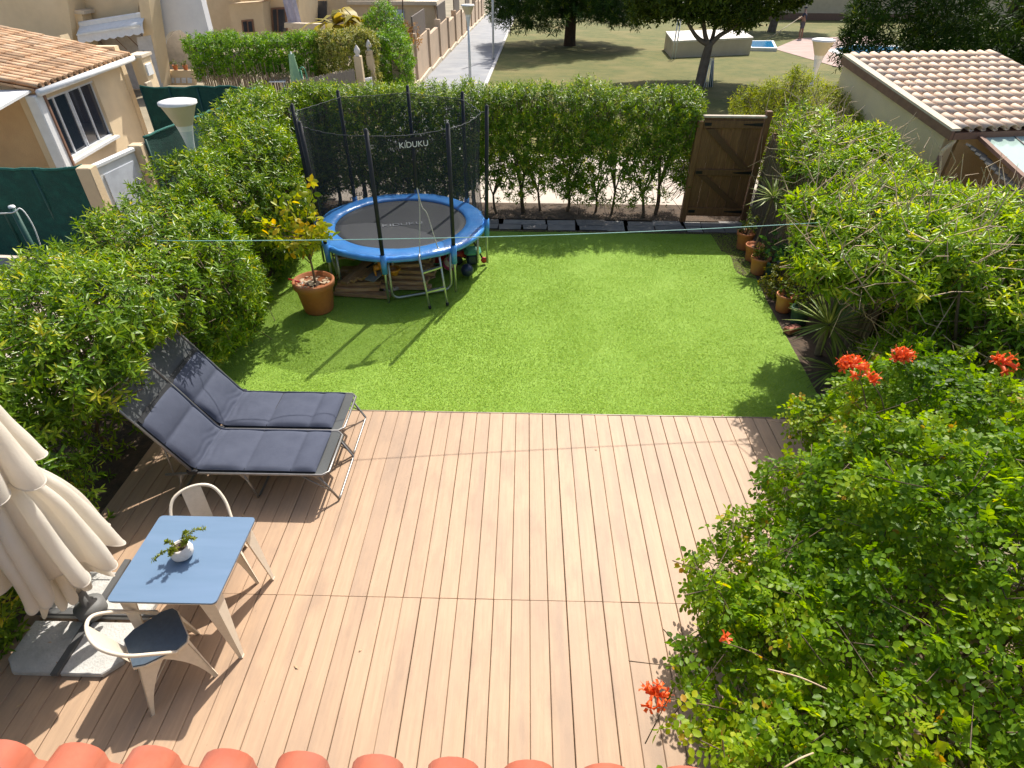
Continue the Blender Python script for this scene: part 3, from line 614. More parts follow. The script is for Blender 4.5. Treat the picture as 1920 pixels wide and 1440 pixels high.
def chair(label, loc, az):
    t = thing('metal_chair', label, 'chair', loc, -az, 'cream metal chairs at the blue table')     # faces +y before turning
    seat = [(-.125, -.165), (.125, -.165), (.16, -.10), (.185, .10), (.165, .165), (.12, .185), (-.12, .185), (-.165, .165), (-.185, .10), (-.16, -.10)]
    MB().prism([(x, y, .425) for x, y in seat], (0, 0, .022)).build('seat', m_cream_metal, t)
    MB().prism([(x*.965, y*.965, .4475) for x, y in seat], (0, 0, .012)).build('seat_pad', m_spad, t)
    for sx_ in (-1, 1):
        for s_ in (-1, 1):
            yt = .165 if s_ > 0 else -.14; xt = .165 if s_ > 0 else .14; tp, bt = Vector((sx_*xt, yt, .43)), Vector((sx_*.215, s_*.225, 0))
            b = MB(); ax = Vector((0, -s_, 0)); n = 7                  # outer face: flares into the seat like an arch
            L0, L1, T0, T1 = [], [], [], []
            for i in range(n+1):
                u = i/n; p = tp+(bt-tp)*u; wd = .026+.115*(1-u)**2.6+.03*(1-u); L0.append(p); L1.append(p+ax*wd)
                wd2 = .022+.05*(1-u)**2.6+.02*(1-u); T1.append(p+Vector((-sx_*wd2, 0, 0)))
            e = Vector((-sx_*.006, 0, 0))
            for A_, B_, e in ((L0, L1, Vector((-sx_*.007, 0, 0))), (L0, T1, Vector((0, -s_*.007, 0)))):
                vs = A_+B_+[p+e for p in A_]+[p+e for p in B_]; k = n+1; fs = []
                for i in range(n): fs += [(i, i+1, k+i+1, k+i), (2*k+i, 3*k+i, 3*k+i+1, 2*k+i+1), (k+i, k+i+1, 3*k+i+1, 3*k+i), (i, 2*k+i, 2*k+i+1, i+1)]
                fs += [(0, k, 3*k, 2*k), (k-1, 3*k-1, 4*k-1, 2*k-1)]; b.add(vs, fs)
            b.build('leg', m_cream_metal, t); 
    loop = smooth_path([(-.183, .09, .43), (-.195, -.02, .55), (-.195, -.14, .67), (-.15, -.225, .77), (-.06, -.262, .81), (.06, -.262, .81), (.15, -.225, .77), (.195, -.14, .67), (.195, -.02, .55), (.183, .09, .43)], 5)
    MB().tube(loop, .0125, 8).build('back_loop', m_cream_metal, t)
    b = MB(); b.grid(lambda u, v: (-.07+.14*v, -.165-.095*u-.012*math.sin(math.pi*v), .43+.375*u), 6, 6); b.grid(lambda u, v: (-.07+.14*v, -.170-.095*u-.012*math.sin(math.pi*v), .43+.375*u), 6, 6); b.build('back_splat', m_cream_metal, t)
    for s_ in (-1, 1): MB().tube([(s_*.19, -.19, .16), (0, 0, .2)], .005, 5).build('stretcher', m_cream_metal, t)
    return t
chair('cream metal chair with slate seat, pulled back near the paving slabs', (-2.455, 2.125, 0), math.radians(49))
chair('cream metal chair tucked behind the far side of the blue table', (-2.43, 2.95, 0), math.radians(180-33))
m_wpot = M('white_ceramic', (.78, .74, .70), (.66, .61, .56), 30, .6, .15)
pp = thing('table_plant', 'small white round pot with a trailing plant on the blue table', 'potted plant', pz(343, 1047, .733)+Vector((0, .02, 0)))
MB().lathe([(0, 0), (.045, 0), (.072, .03), (.078, .065), (.066, .10), (.058, .112), (.052, .112), (.05, .09), (0, .085)], 28).build('pot', m_wpot, pp)
MB().lathe([(0, .0945), (.05, .0935)], 16).build('soil', m_soil, pp)
m_succ = LEAF('succulent', [(0, (.10, .16, .03)), (.6, (.22, .28, .06)), (1, (.45, .45, .2))], .45, .25)
ps, ds = [], []
for (a, ln, up) in [(.55, .15, .09), (-2.3, .13, .02), (1.3, .05, .05), (-1.6, .05, .04), (3.0, .05, .03), (.2, .07, .07)]:
    pts = smooth_path([(0, 0, .09), (.04*math.cos(a), .04*math.sin(a), .12+up*.4), ((.04+ln*.5)*math.cos(a), (.04+ln*.5)*math.sin(a), .115+up), ((.03+ln)*math.cos(a), (.03+ln)*math.sin(a), .10+up*.9)], 6)
    st = MB(); st.tube(pts, .0025, 5); st.build('stem', M('succ_stem', (.25, .2, .08)), pp)
    for q in pts[3:]: ps.append(q); ds.append(Vector((math.cos(a), math.sin(a), .3)))
Pn, Dn, Nn_, Ln, Wn, r_ = sprigs(np.array(ps), np.array(ds), 6, .024, .013, (50, 80), .02, .3, .1)
link('leaves', leaf_mesh('leaves', Pn, Dn, Nn_, Ln, Wn, r_, m_succ), m_succ, pp)

# ================================================================== PARASOL ON PAVING SLABS
m_canvas = M('cream_canvas', (.86, .80, .70), (.82, .76, .66), 4, .85, .15, 90, trans=.45)
m_ppole = M('parasol_pole', (.42, .38, .33), rough=.45, metal=.3)
pa = thing('parasol', 'closed cream canvas parasol on a cross base', 'parasol', (-3.285, 2.545, 0))
MB().tube([(0, 0, .05), (0, 0, 2.78)], .024, 12).build('pole', m_ppole, pa)
MB().lathe([(0, .07), (.10, .07), (.105, .16), (.06, .18), (.035, .19), (.035, .34), (0, .34)], 24).build('base_socket', M('socket_grey', (.16, .16, .155), rough=.6), pa)
for a in (0, math.pi/2): MB().box((0, 0, .052 if a else .057), (.98, .05, .03), rz=a).build('base_bar', M('bar_grey', (.10, .10, .10), rough=.6), pa)
cn = Noise3(1.0, 6, 12); NF = 12
def canopy(zlo, zhi, Rlo, Rmid, off, seed, tie, NF=11, hv=1.0):
    g_ = random.Random(seed); phs = [g_.uniform(-.25, .25) for _ in range(NF)]; hs = [hv*g_.uniform(-.13, .10) for _ in range(NF)]; ex = [g_.uniform(.85, 1.2) for _ in range(NF)]
    def f(u, v):
        a = 2*math.pi*u; k = (u*NF+off) % NF; i = int(k) % NF; fr = k-int(k); lobe = math.sin(math.pi*fr)**.6
        z = zlo+(zhi-zlo)*v+hs[i]*lobe*(1-v)**2+.08*hv*(1-lobe)*(1-v)**3
        t_ = v; R = Rlo*(1-t_)+Rmid*t_*(1-t_)+.035
        if tie: R *= 1-.30*math.exp(-((t_-.47)/.12)**2)
        fold = .52+.48*lobe*ex[i]; fold = fold*(1-.55*t_)+.55*t_*(.6+.4*lobe)
        tw = phs[i]*(1-v)+.5*(v-.3)*.6+.10*math.sin(5*v+i)+.35*(1-lobe)*(1-v)*(.5-fr)
        wrk = 1+.035*math.sin(9*v+i*2+3*fr)*(1-v)+.012*math.sin(23*v+5*i)
        return ((R*fold*wrk+.012)*math.cos(a+tw), (R*fold*wrk+.012)*math.sin(a+tw), z)
    return f
cm = MB(); cm.grid(canopy(.74, 2.62, .355, .0, .2, 4, True), 216, 60); cm.build('canopy', m_canvas, pa, fix=False)
for fn_, nu_ in ((canopy(.74, 2.62, .355, .0, .2, 4, True), 216), (canopy(1.58, 2.76, .27, .04, .55, 9, False, 7, .35), 144)):
    hm = MB(); hm.tube([fn_(i/nu_, 0) for i in range(nu_)], .0045, 4, closed=True); hm.build('hem', m_canvas, pa)
c2 = MB(); c2.grid(canopy(1.58, 2.76, .27, .04, .55, 9, False, 7, .35), 144, 30); c2.build('vent_cap', m_canvas, pa, fix=False)
c3 = MB(); c3.grid(canopy(.46, 1.5, .20, .05, .7, 14, False), 144, 20); c3.build('inner_fold', m_canvas, pa, fix=False)
MB().lathe([(0, .07), (.03, .05), (.03, 0), (0, -.02)], 12, (0, 0, 2.78)).build('finial', m_ppole, pa)
tie = MB(); f_ = canopy(.74, 2.62, .355, .0, .2, 4, True); tie.tube([(  .150*math.cos(a), .150*math.sin(a), 1.5+.03*math.sin(a)) for a in [6.283*i/30 for i in range(30)]], .009, 5, closed=True); tie.build('tie_strap', m_canvas, pa)
for q in range(8): a = 2*math.pi*q/8; MB().tube([(.03*math.cos(a), .03*math.sin(a), 2.6), (.12*math.cos(a), .12*math.sin(a), 1.6), (.12*math.cos(a), .12*math.sin(a), .75)], .007, 5).build('rib', m_ppole, pa)
m_slabc = M('concrete_slab', (.52, .51, .48), (.42, .415, .39), 14, .9, .35, 60, objvar=.06, c3=(.52, .50, .47), scale3=4)
for sx_, s_, lab in ((-1, -1, 'pale concrete slab with a cut corner, left of the near chair'), (1, -1, 'pale concrete slab under the back of the near chair'), (-1, 1, 'pale concrete slab by the hedge behind the parasol pole'), (1, 1, 'pale concrete slab beneath the left edge of the blue table')):
    h, cz = .425, .10; pts = [(.022, .022), (h, .022), (h, h-cz), (h-cz, h), (.022, h)]
    if sx_*s_ < 0: pts = pts[::-1]
    b = MB(); b.prism([(sx_*x, s_*y, 0) for x, y in pts], (0, 0, .034)); b.prism([(sx_*(.232+(x-.232)*.975), s_*(.232+(y-.232)*.975), .034) for x, y in pts], (0, 0, .006))
    o = b.build('paving_slab', m_slabc); o.location = (-3.285, 2.50, .004); tag(o, lab, 'slab', 'ballast slabs round the parasol pole')
# ================================================================== POTS AND POTTED PLANTS
m_pot = M('terracotta_pot', (.52, .175, .06), (.43, .14, .05), 8, .75, .15, 40, objvar=.10, c3=(.52, .22, .10), scale3=4)
def pot(r, h, mat, parent, name='pot'):
    p = MB().lathe([(0, 0), (r*.68, 0), (r*.72, .02), (r*.90, h*.80), (r*.92, h*.81), (r*1.0, h*.82), (r*1.02, h*.97), (r*1.0, h), (r*.9, h), (r*.88, h*.88), (0, h*.86)], 32).build(name, mat, parent)
    MB().lathe([(0, h*.868), (r*.875, h*.868)], 20).build('soil', m_soil, parent); return p
lt = thing('potted_lemon_tree', 'lemon tree with yellowing leaves in a large terracotta pot', 'potted tree', pz(593, 590, -.02)+Vector((.0, .16, 0)))
pot(.285, .47, m_pot, lt)
m_bark = M('citrus_bark', (.20, .15, .09), (.12, .09, .05), 20, .85, .3)
m_lem = LEAF('lemon_leaf', [(0, (.10, .18, .015)), (.35, (.22, .32, .03)), (.65, (.40, .46, .08)), (.88, (.55, .54, .12)), (1, (.68, .48, .03))], .36, .42, 1.4)
tk = MB(); stem([(.02, 0, .38), (.02, .01, .7), (.0, .0, .95), (-.05, 0, 1.2)], .018, .010, tk, 8)
tips = []
for q in range(19):
    a = q*2.4; z0 = .72+.045*(q % 9); ln = random.uniform(.28, .52); e = Vector((ln*math.cos(a)*1.05, ln*math.sin(a)*.8, z0+random.uniform(.10, .75)))
    if q % 4 == 0: e.x -= .15
    stem([(.01, 0, z0), (e.x*.5, e.y*.5, (z0+e.z)/2+.04), tuple(e)], .008, .003, tk, 5, 4)
    for u in (.45, .62, .8, 1.0): tips.append(Vector((.01, 0, z0)).lerp(e, u)+Vector((0, 0, .03*(1-u))))
tk.build('trunk', m_bark, lt)
P = np.array(tips)+rng.normal(0, .03, (len(tips), 3)); A = rng.normal(0, .7, (len(tips), 3))+np.array([0, 0, .4])
b_, d_, n_, l_, w_, r_ = sprigs(P, A, 6, .118, .064, (45, 85), .10, .35, .2); d_[:, 2] -= .35
link('leaves', leaf_mesh('leaves', b_, d_, n_, l_, w_, np.clip(r_*1.1+.06+rng.normal(0, .1, len(r_)), 0, 1), m_lem, .85, .9, .18, .18), m_lem, lt)
ch = MB()                                            # bark chips in the pot
for q in range(46):
    a, rr = random.uniform(0, 6.28), .235*math.sqrt(random.random()); ch.box((rr*math.cos(a), rr*math.sin(a), .412+random.uniform(0, .014)), (random.uniform(.03, .07), random.uniform(.02, .045), .008), rz=random.uniform(0, 3), rx=random.uniform(-.4, .4))
stuff(ch.build('bark_chips', M('bark_chips', (.74, .62, .44), (.5, .33, .18), 30, .8), lt))
tw = thing('red_trowel', 'red handled trowel stuck in the lemon tree pot', 'trowel', tuple(Vector(lt.location)+Vector((-.17, .0, .42))))
MB().tube([(0, 0, 0), (-.08, -.01, .035), (-.17, -.02, .06)], [.012, .015, .013], 8).build('handle', m_red, tw); MB().prism([(.0, -.03, -.01), (.1, -.025, -.03), (.13, 0, -.03), (.1, .025, -.03), (0, .03, -.01)], (0, 0, .003)).build('blade', m_steel, tw)
# ---- plants along the right-hand border
m_yuc = LEAF('yucca_leaf', [(0, (.05, .10, .03)), (.5, (.13, .20, .07)), (1, (.38, .42, .20))], .42, .2)
m_pl = LEAF('small_plant', [(0, (.03, .07, .015)), (.5, (.09, .15, .03)), (.8, (.2, .22, .05)), (1, (.35, .28, .06))], .45, .3)
def rosette(name, parent, c, n, L, W, mat, up=.5, droop=.18):
    k = np.arange(n); az = k*2.4+rng.normal(0, .2, n); el = np.clip(rng.normal(up, .42, n), -.35, 1.4); D = np.stack([np.cos(az)*np.cos(el), np.sin(az)*np.cos(el), np.sin(el)], 1)
    P = np.tile(np.array(c, float), (n, 1))+D*.03; N = np.stack([-np.cos(az)*np.sin(el), -np.sin(az)*np.sin(el), np.cos(el)], 1); V = []; F = []; S = np.cross(D, N); L_ = L*rng.uniform(.7, 1.1, n)
    for s, (t_, wd) in enumerate([(0, .5), (.3, 1), (.65, .8), (1, .04)]):
        q = P+D*(L_*t_)[:, None]-np.array([0, 0, 1])*(droop*L_*t_**2.2)[:, None]
        V += [q-S*W*wd/2, q+S*W*wd/2]
    V = np.stack(V, 1).reshape(-1, 3); o = np.arange(n)[:, None]*8; F = np.concatenate([o+np.array([[2*i, 2*i+1, 2*i+3, 2*i+2]]) for i in range(3)], 0)
    return link(name, quads_mesh(name, V, F, np.tile(np.clip(rng.normal(.55, .22, n), 0, 1), 3), mat, True), mat, parent)
def bush(parent, c, rad, n, L, W, mat, name='leaves', nl=6):
    P = rng.normal(0, 1, (n, 3)); P = unit(P)*(rng.random((n, 1))**.4)*np.array(rad)+np.array(c); A = P-np.array(c)+rng.normal(0, .1, (n, 3))+np.array([0, 0, .12])
    a = sprigs(P, A, nl, L, W, (45, 85), L*1.2, .3); st = twigs_mesh('stems', np.tile(np.array([c[0], c[1], c[2]-rad[2]]), (min(n, 25), 1)), P[:25], .006, .003, m_bark); link('stems', st, m_bark, parent)
    return link(name, leaf_mesh(name, *a, mat), mat, parent)
def potted(label, px, py, r, h, mat=None, dy=.12):
    t = thing('potted_plant', label, 'potted plant', pz(px, py, -.02)+Vector((0, dy, 0)), random.uniform(0, 3)); pot(r, h, mat or m_pot, t); return t
t = potted('terracotta pot with dark sparse plant, nearest the wooden gate', 1396, 471, .15, .30); bush(t, (0, 0, .42), (.16, .16, .18), 26, .07, .03, m_pl)
t = potted('terracotta pot with a tall bare-stemmed yucca leaning right', 1413, 493, .15, .27)
tk = MB(); stem([(0, 0, .22), (.05, .03, .6), (.1, .05, 1.05)], .02, .018, tk, 8); tk.build('stem', m_bark, t); t.rotation_euler = (0, 0, 0)
rosette('leaves', t, (.1, .05, 1.05), 60, .42, .03, m_yuc, .4)
t = potted('weathered terracotta pot with low bushy plant, third from the gate', 1424, 518, .155, .28); bush(t, (0, 0, .36), (.15, .15, .13), 40, .05, .025, m_pl)
t = potted('terracotta pot standing apart below the bushy border plant', 1472, 590, .14, .27); bush(t, (.02, .02, .36), (.15, .15, .12), 26, .06, .03, m_pl)
m_gpot = M('green_glaze', (.05, .10, .075), (.04, .08, .06), 10, .3)
t = potted('dark green glazed pot with broad leaves behind the terracotta pots', 1452, 527, .15, .26, m_gpot, .2); bush(t, (0, 0, .48), (.2, .2, .2), 18, .16, .08, LEAF('broad_leaf', [(0, (.03, .08, .03)), (.6, (.06, .15, .06)), (1, (.2, .3, .12))], .3, .3), nl=3)
t = potted('dark green pot half hidden beside the spiky yucca', 1500, 612, .14, .24, m_gpot, .1); bush(t, (0, 0, .34), (.13, .13, .12), 16, .09, .04, m_pl)
t = thing('border_shrub', 'low olive-leaved shrub spilling over the lawn edge between pots', 'shrub', pz(1446, 560, 0)+Vector((.12, .1, 0))); bush(t, (0, 0, .22), (.28, .36, .24), 170, .055, .028, M and LEAF('olive_leaf', [(0, (.05, .075, .012)), (.5, (.12, .14, .025)), (1, (.28, .22, .05))], .45, .3))
t = thing('yucca_plant', 'spiky yucca with pale stiff leaves at the right lawn edge', 'yucca', (3.86, 6.45, -.02)); tk = MB(); stem([(0, 0, 0), (.0, .02, .2), (.02, .0, .42)], .05, .045, tk, 8); tk.build('stem', m_bark, t); rosette('leaves', t, (0, 0, .45), 95, .62, .03, m_yuc, .42, .12)
t = thing('yucca_plant', 'smaller drooping yucca below the spiky one by the deck corner', 'yucca', (3.78, 5.85, -.02)); rosette('leaves', t, (0, 0, .18), 46, .5, .022, m_yuc, .45, .3)
br = M('garden_brick', (.36, .13, .08), rough=.85, objvar=.2)
o = MB().box((0, 0, .04), (.22, .11, .08), bev=.006, rz=.5).build('loose_brick', br); o.location = pz(1484, 622, -.02); tag(o, 'loose red brick on the soil beside the green pot', 'brick')
# ================================================================== HEDGES
m_hl = LEAF('hedge_leaf', [(0, (.03, .075, .008)), (.3, (.075, .165, .015)), (.6, (.16, .285, .03)), (.85, (.31, .40, .055)), (1, (.52, .48, .09))], .30, .36, 1.5, .7)
m_hl2 = LEAF('oleander_leaf', [(0, (.03, .075, .01)), (.35, (.075, .165, .018)), (.65, (.17, .285, .035)), (.88, (.31, .40, .07)), (1, (.52, .50, .14))], .32, .36, 1.5, .65)
m_hl3 = LEAF('border_leaf', [(0, (.05, .12, .012)), (.3, (.13, .255, .024)), (.6, (.245, .40, .045)), (.85, (.41, .52, .08)), (1, (.60, .58, .13))], .33, .38, 1.5, .6)
m_branch = M('hedge_bark', (.17, .12, .075), (.10, .07, .045), 14, .9, .4, 40)
m_twig = M('dry_twig', (.56, .43, .28), (.42, .31, .19), 14, .85)
def hedge(name, label, cat, sdf, lo, hi, n, nl, L, W, mat, keep=None, depth=.17, maxd=.5, up=.45, loc=None, group=None, length=.15, spread=(45, 85), fold=.22, jit=.25):
    t = thing(name, label, cat, loc or ((lo[0]+hi[0])/2, (lo[1]+hi[1])/2, 0), 0, group)
    P, G = shell(sdf, lo, hi, n, depth, maxd, keep); A = G+np.array([0, 0, up])+rng.normal(0, .35, P.shape)
    a = list(sprigs(P-unit(A)*length*.6, A, nl, L, W, spread, length, jit)); a[0] = a[0]-np.array(t.location)
    link('foliage', leaf_mesh('foliage', *a, mat, fold=fold), mat, t)
    sel = rng.random(len(P)) < .5; Q = P[sel]; B = Q; Aa = Q-unit(A[sel]+rng.normal(0, .3, Q.shape))*rng.uniform(.2, .5, (len(Q), 1))
    o = link('twigs', twigs_mesh('twigs', Aa-np.array(t.location), B-np.array(t.location), .006, .003, m_branch), m_branch, t); o['kind'] = 'stuff'
    return t
def trunks(t, pts, r=(.02, .045), h=(1.0, 1.7), fork=3, spread=.45):
    for (x, y) in pts:
        b = MB(); r0 = random.uniform(*r); hh = random.uniform(*h); k = Vector((x, y, -.08)); m_ = k+Vector((random.uniform(-.1, .1), random.uniform(-.08, .08), hh*.35)); L0 = Vector(t.location)
        stem([k-L0, (k+m_)/2-L0+Vector((random.uniform(-.04, .04), 0, 0)), m_-L0], r0, r0*.75, b, 7, 3)
        for q in range(fork):
            e = m_+Vector((random.uniform(-spread, spread), random.uniform(-.3, .3), hh*random.uniform(.45, .8))); mid = (m_+e)/2+Vector((random.uniform(-.08, .08), random.uniform(-.05, .05), random.uniform(-.05, .1)))
            stem([m_-L0, mid-L0, e-L0], r0*.6, r0*.25, b, 5, 3)
        b.build('trunk', m_branch, t)
n1, n2 = Noise3(1.6, 10, 21), Noise3(4.5, 12, 22)
# --- left hedge
def sd_left(P):
    zt_ = 1.80+.34*np.clip((P[:, 1]-8)/3, 0, 1); Q = P.copy(); Q[:, 2] += 2.0-zt_
    d = sd_box(Q, (-4.45, 6.2, .98), (.60, 5.7, 1.02), .25)
    d = np.minimum(d, sd_ell(P, (-3.95, 6.15, .85), (.82, 1.25, .95))); d = np.minimum(d, sd_ell(P, (-3.80, 4.85, 1.46), (.78, 1.2, .44)))
    d = np.minimum(d, sd_ell(P, (-4.05, 8.9, .95), (.55, 1.3, .95))); d = np.minimum(d, sd_ell(P, (-4.1, 2.6, .95), (.5, 1.3, .85)))
    return d-.10*n1(P)-.06*n2(P)
def keep_left(P):
    k = np.where(P[:, 2] < .25, .35, 1.0); k *= np.where(P[:, 0] < -4.9, .4, 1); k *= np.where(n1(P*1.7+3) < -1.15, .25, 1)
    inl = (P[:, 0] > -4.0) & (P[:, 2] < 1.05) & (P[:, 1] > 3.6) & (P[:, 1] < 5.1) & (P[:, 2] < .98)          # clear of the lounger backs
    return np.where(inl, .0, k)
hl = hedge('hedge', 'tall glossy green hedge along the left side behind the loungers', 'hedge', sd_left, (-5.3, .3, -.02), (-2.9, 12.0, 2.4), 9000, 11, .105, .030, m_hl, keep_left, .17, .55)
trunks(hl, [(-4.3+random.uniform(-.15, .15), y+random.uniform(-.2, .2)) for y in np.arange(1.2, 11.8, .62)])
# --- back hedge with see-through foot
def sd_back(P):
    d = sd_box(P, (-.42, 11.5, 1.20), (3.56, .50, .94), .22); return d-.06*n1(P*1.3)-.05*n2(P)
hole = Noise3(2.6, 12, 31)
def keep_back(P):
    z = P[:, 2]; k = np.clip((z-.05)/.4, .10, 1); h = hole(P*np.array([1.2, .5, .8])); k *= np.where((z < .85) & (h > .55-(.85-z)*1.2), .10, 1); return k
hb = hedge('hedge', 'clipped green hedge across the far end behind the trampoline', 'hedge', sd_back, (-4.1, 10.8, .05), (3.25, 12.3, 2.5), 9500, 10, .088, .023, m_hl2, keep_back, .20, .60, .55)
trunks(hb, [(-3.6+i*.45+random.uniform(-.12, .12), 11.3+random.uniform(-.1, .15)) for i in range(15)], (.025, .055), (1.0, 1.7), 5, .35)
# --- right hedge: cut back, leaning over the border, with bare twigs
def sd_right(P):
    d = sd_box(P, (5.0, 8.5, .92), (.70, 2.5, .92), .3)
    d = np.minimum(d, sd_ell(P, (4.0, 5.95, 1.62), (.92, .80, .36))); d = np.minimum(d, sd_ell(P, (5.0, 5.8, 1.15), (.95, 1.0, .75)))
    d = np.minimum(d, sd_ell(P, (4.62, 9.4, 1.45), (.55, 1.6, .5))); d = np.minimum(d, sd_ell(P, (5.4, 7.3, 1.2), (.75, 1.2, .55)))
    d = np.minimum(d, sd_ell(P, (4.85, 10.9, 1.55), (.62, .7, .5))); d = np.minimum(d, sd_ell(P, (4.55, 5.2, .85), (.85, .65, .6)))
    return d-.11*n1(P+5)-.07*n2(P+2)
bare = Noise3(1.5, 10, 41)
def keep_right(P):
    k = np.where(bare(P)+.35*(P[:, 0]-4.6) > .70, .25, .95); k *= np.where((P[:, 2] < 1.0) & (P[:, 0] < 4.45) & (P[:, 1] > 5.75), .05, 1); return k*np.where(P[:, 2] < .2, .2, 1)
hr = hedge('hedge', 'overgrown half-pruned hedge with bare twigs along the right side', 'hedge', sd_right, (2.7, 4.3, .02), (6.4, 11.8, 2.5), 7300, 10, .125, .036, m_hl3, keep_right, .20, .6, .5)
trunks(hr, [(4.75+random.uniform(-.25, .35), y) for y in np.arange(5.4, 11, .5)], (.025, .05), (1.0, 1.8), 5, .55)
P, G = shell(sd_right, (2.7, 4.7, .3), (6.4, 11.4, 2.4), 1300, .25, .6); A = unit(G*.5+rng.normal(0, .7, P.shape)+np.array([0, 0, .3]))
ln = rng.uniform(.25, .8, (len(P), 1)); L0 = np.array(hr.location); mid = P+A*ln*.5+rng.normal(0, .04, P.shape); end = P+A*ln*.75+rng.normal(0, .07, P.shape)
o = link('bare_twigs', twigs_mesh('bare_twigs', np.concatenate([P-A*ln*.25, mid])-L0, np.concatenate([mid, end])-L0, np.concatenate([np.full(len(P), .0075), np.full(len(P), .0055)]), np.concatenate([np.full(len(P), .0055), np.full(len(P), .003)]), m_twig), m_twig, hr); o['kind'] = 'stuff'
for q, (px, py, z) in enumerate([(1640, 345, 1.55), (1665, 360, 1.6), (1685, 330, 1.6), (1850, 500, 1.7), (1880, 520, 1.6), (1905, 470, 1.7), (1790, 470, 1.6), (1836, 420, 1.75), (1625, 420, 1.6), (1700, 395, 1.55)]):   # sawn stubs
    p = pz(px, py, z); b = MB(); b.tube([Vector(p)-Vector(hr.location)+Vector((random.uniform(-.12, .12), random.uniform(-.1, .1), -.65)), Vector(p)-Vector(hr.location)], [.032, .022], 7); b.build('cut_stem', m_twig, hr)
# --- flowering shrub in the right foreground
m_tec = LEAF('honeysuckle_leaf', [(0, (.03, .075, .006)), (.3, (.07, .16, .012)), (.6, (.15, .27, .022)), (.85, (.27, .38, .035)), (.97, (.38, .42, .06)), (1, (.42, .27, .07))], .40, .48, 1.8, .5)
def sd_shrub(P):
    d = sd_ell(P, (2.98, 2.3, .9), (1.4, 1.25, .98)); d = np.minimum(d, sd_ell(P, (3.28, 3.1, 1.0), (1.03, .85, .80))); d = np.minimum(d, sd_ell(P, (2.1, 1.02, .75), (1.12, .95, .85)))
    d = np.minimum(d, sd_ell(P, (3.9, 2.2, .95), (1.2, 1.6, .95))); d = np.minimum(d, sd_ell(P, (1.95, 1.85, .85), (.64, .5, .5))); d = np.minimum(d, sd_ell(P, (3.52, 4.15, .68), (.75, .72, .58)))
    return d-.13*n1(P*1.5+9)-.10*n2(P*1.2+4)
sh = thing('flowering_shrub', 'large glossy shrub with orange-red trumpet flowers beside the deck', 'shrub', (2.8, 2.2, 0)); L0 = np.array(sh.location)
P, G = shell(sd_shrub, (.6, .1, .02), (5.2, 5.1, 2.4), 21500, .14, .45, lambda P: np.where(P[:, 2] < .25, .4, 1.)*np.where(P[:, 0] > 4.4, .4, 1)*np.where(n2(P*.8+1) < -1.3, .3, 1))
m_ = len(P); R0 = unit(G*.75+rng.normal(0, .55, P.shape)+np.array([0, 0, .15])); R0[:, 2] -= rng.uniform(0, .35, m_); R0 = unit(R0)
UPv = unit(G+np.array([0, 0, .8])+rng.normal(0, .25, P.shape)); Nn_ = unit(UPv-R0*np.sum(UPv*R0, 1, keepdims=True)); Sv = np.cross(R0, Nn_); RL = rng.uniform(.08, .145, m_); tone = np.clip(.50+.15*n2(P*.7+3)+rng.normal(0, .13, m_), 0, 1); bs = []
lay = [(.30, 1), (.30, -1), (.56, 1), (.56, -1), (.80, 1), (.80, -1), (1.0, 0)]
for tt_, sd in lay:
    b0 = P-R0*.05+R0*(RL*tt_)[:, None]-np.array([0, 0, 1])*(RL*.25*tt_**2)[:, None]
    d0 = R0*(.45 if sd else 1)+Sv*sd*.9+rng.normal(0, .12, P.shape)-np.array([0, 0, .15]); sz = rng.uniform(.75, 1.15, m_)*(1.15 if not sd else 1)*RL/.1
    bs.append((b0-L0, d0, Nn_+rng.normal(0, .22, P.shape), .0325*sz, .0235*sz, np.clip(tone+rng.normal(0, .09, m_), 0, 1)))
a = [np.concatenate([q[i] for q in bs]) for i in range(6)]
link('foliage', leaf_mesh('foliage', *a, m_tec, .95, .85, .16, .12), m_tec, sh)
sel = rng.random(m_) < .10; Aa = P[sel]-R0[sel]*.28+rng.normal(0, .05, (sel.sum(), 3))
o = link('twigs', twigs_mesh('twigs', Aa-L0, P[sel]-L0+R0[sel]*.0, .004, .002, m_branch), m_branch, sh); o['kind'] = 'stuff'
trunks(sh, [(2.9+random.uniform(-.5, .7), 2.3+random.uniform(-.6, .6)) for _ in range(9)], (.02, .035), (.7, 1.15), 4, .4)
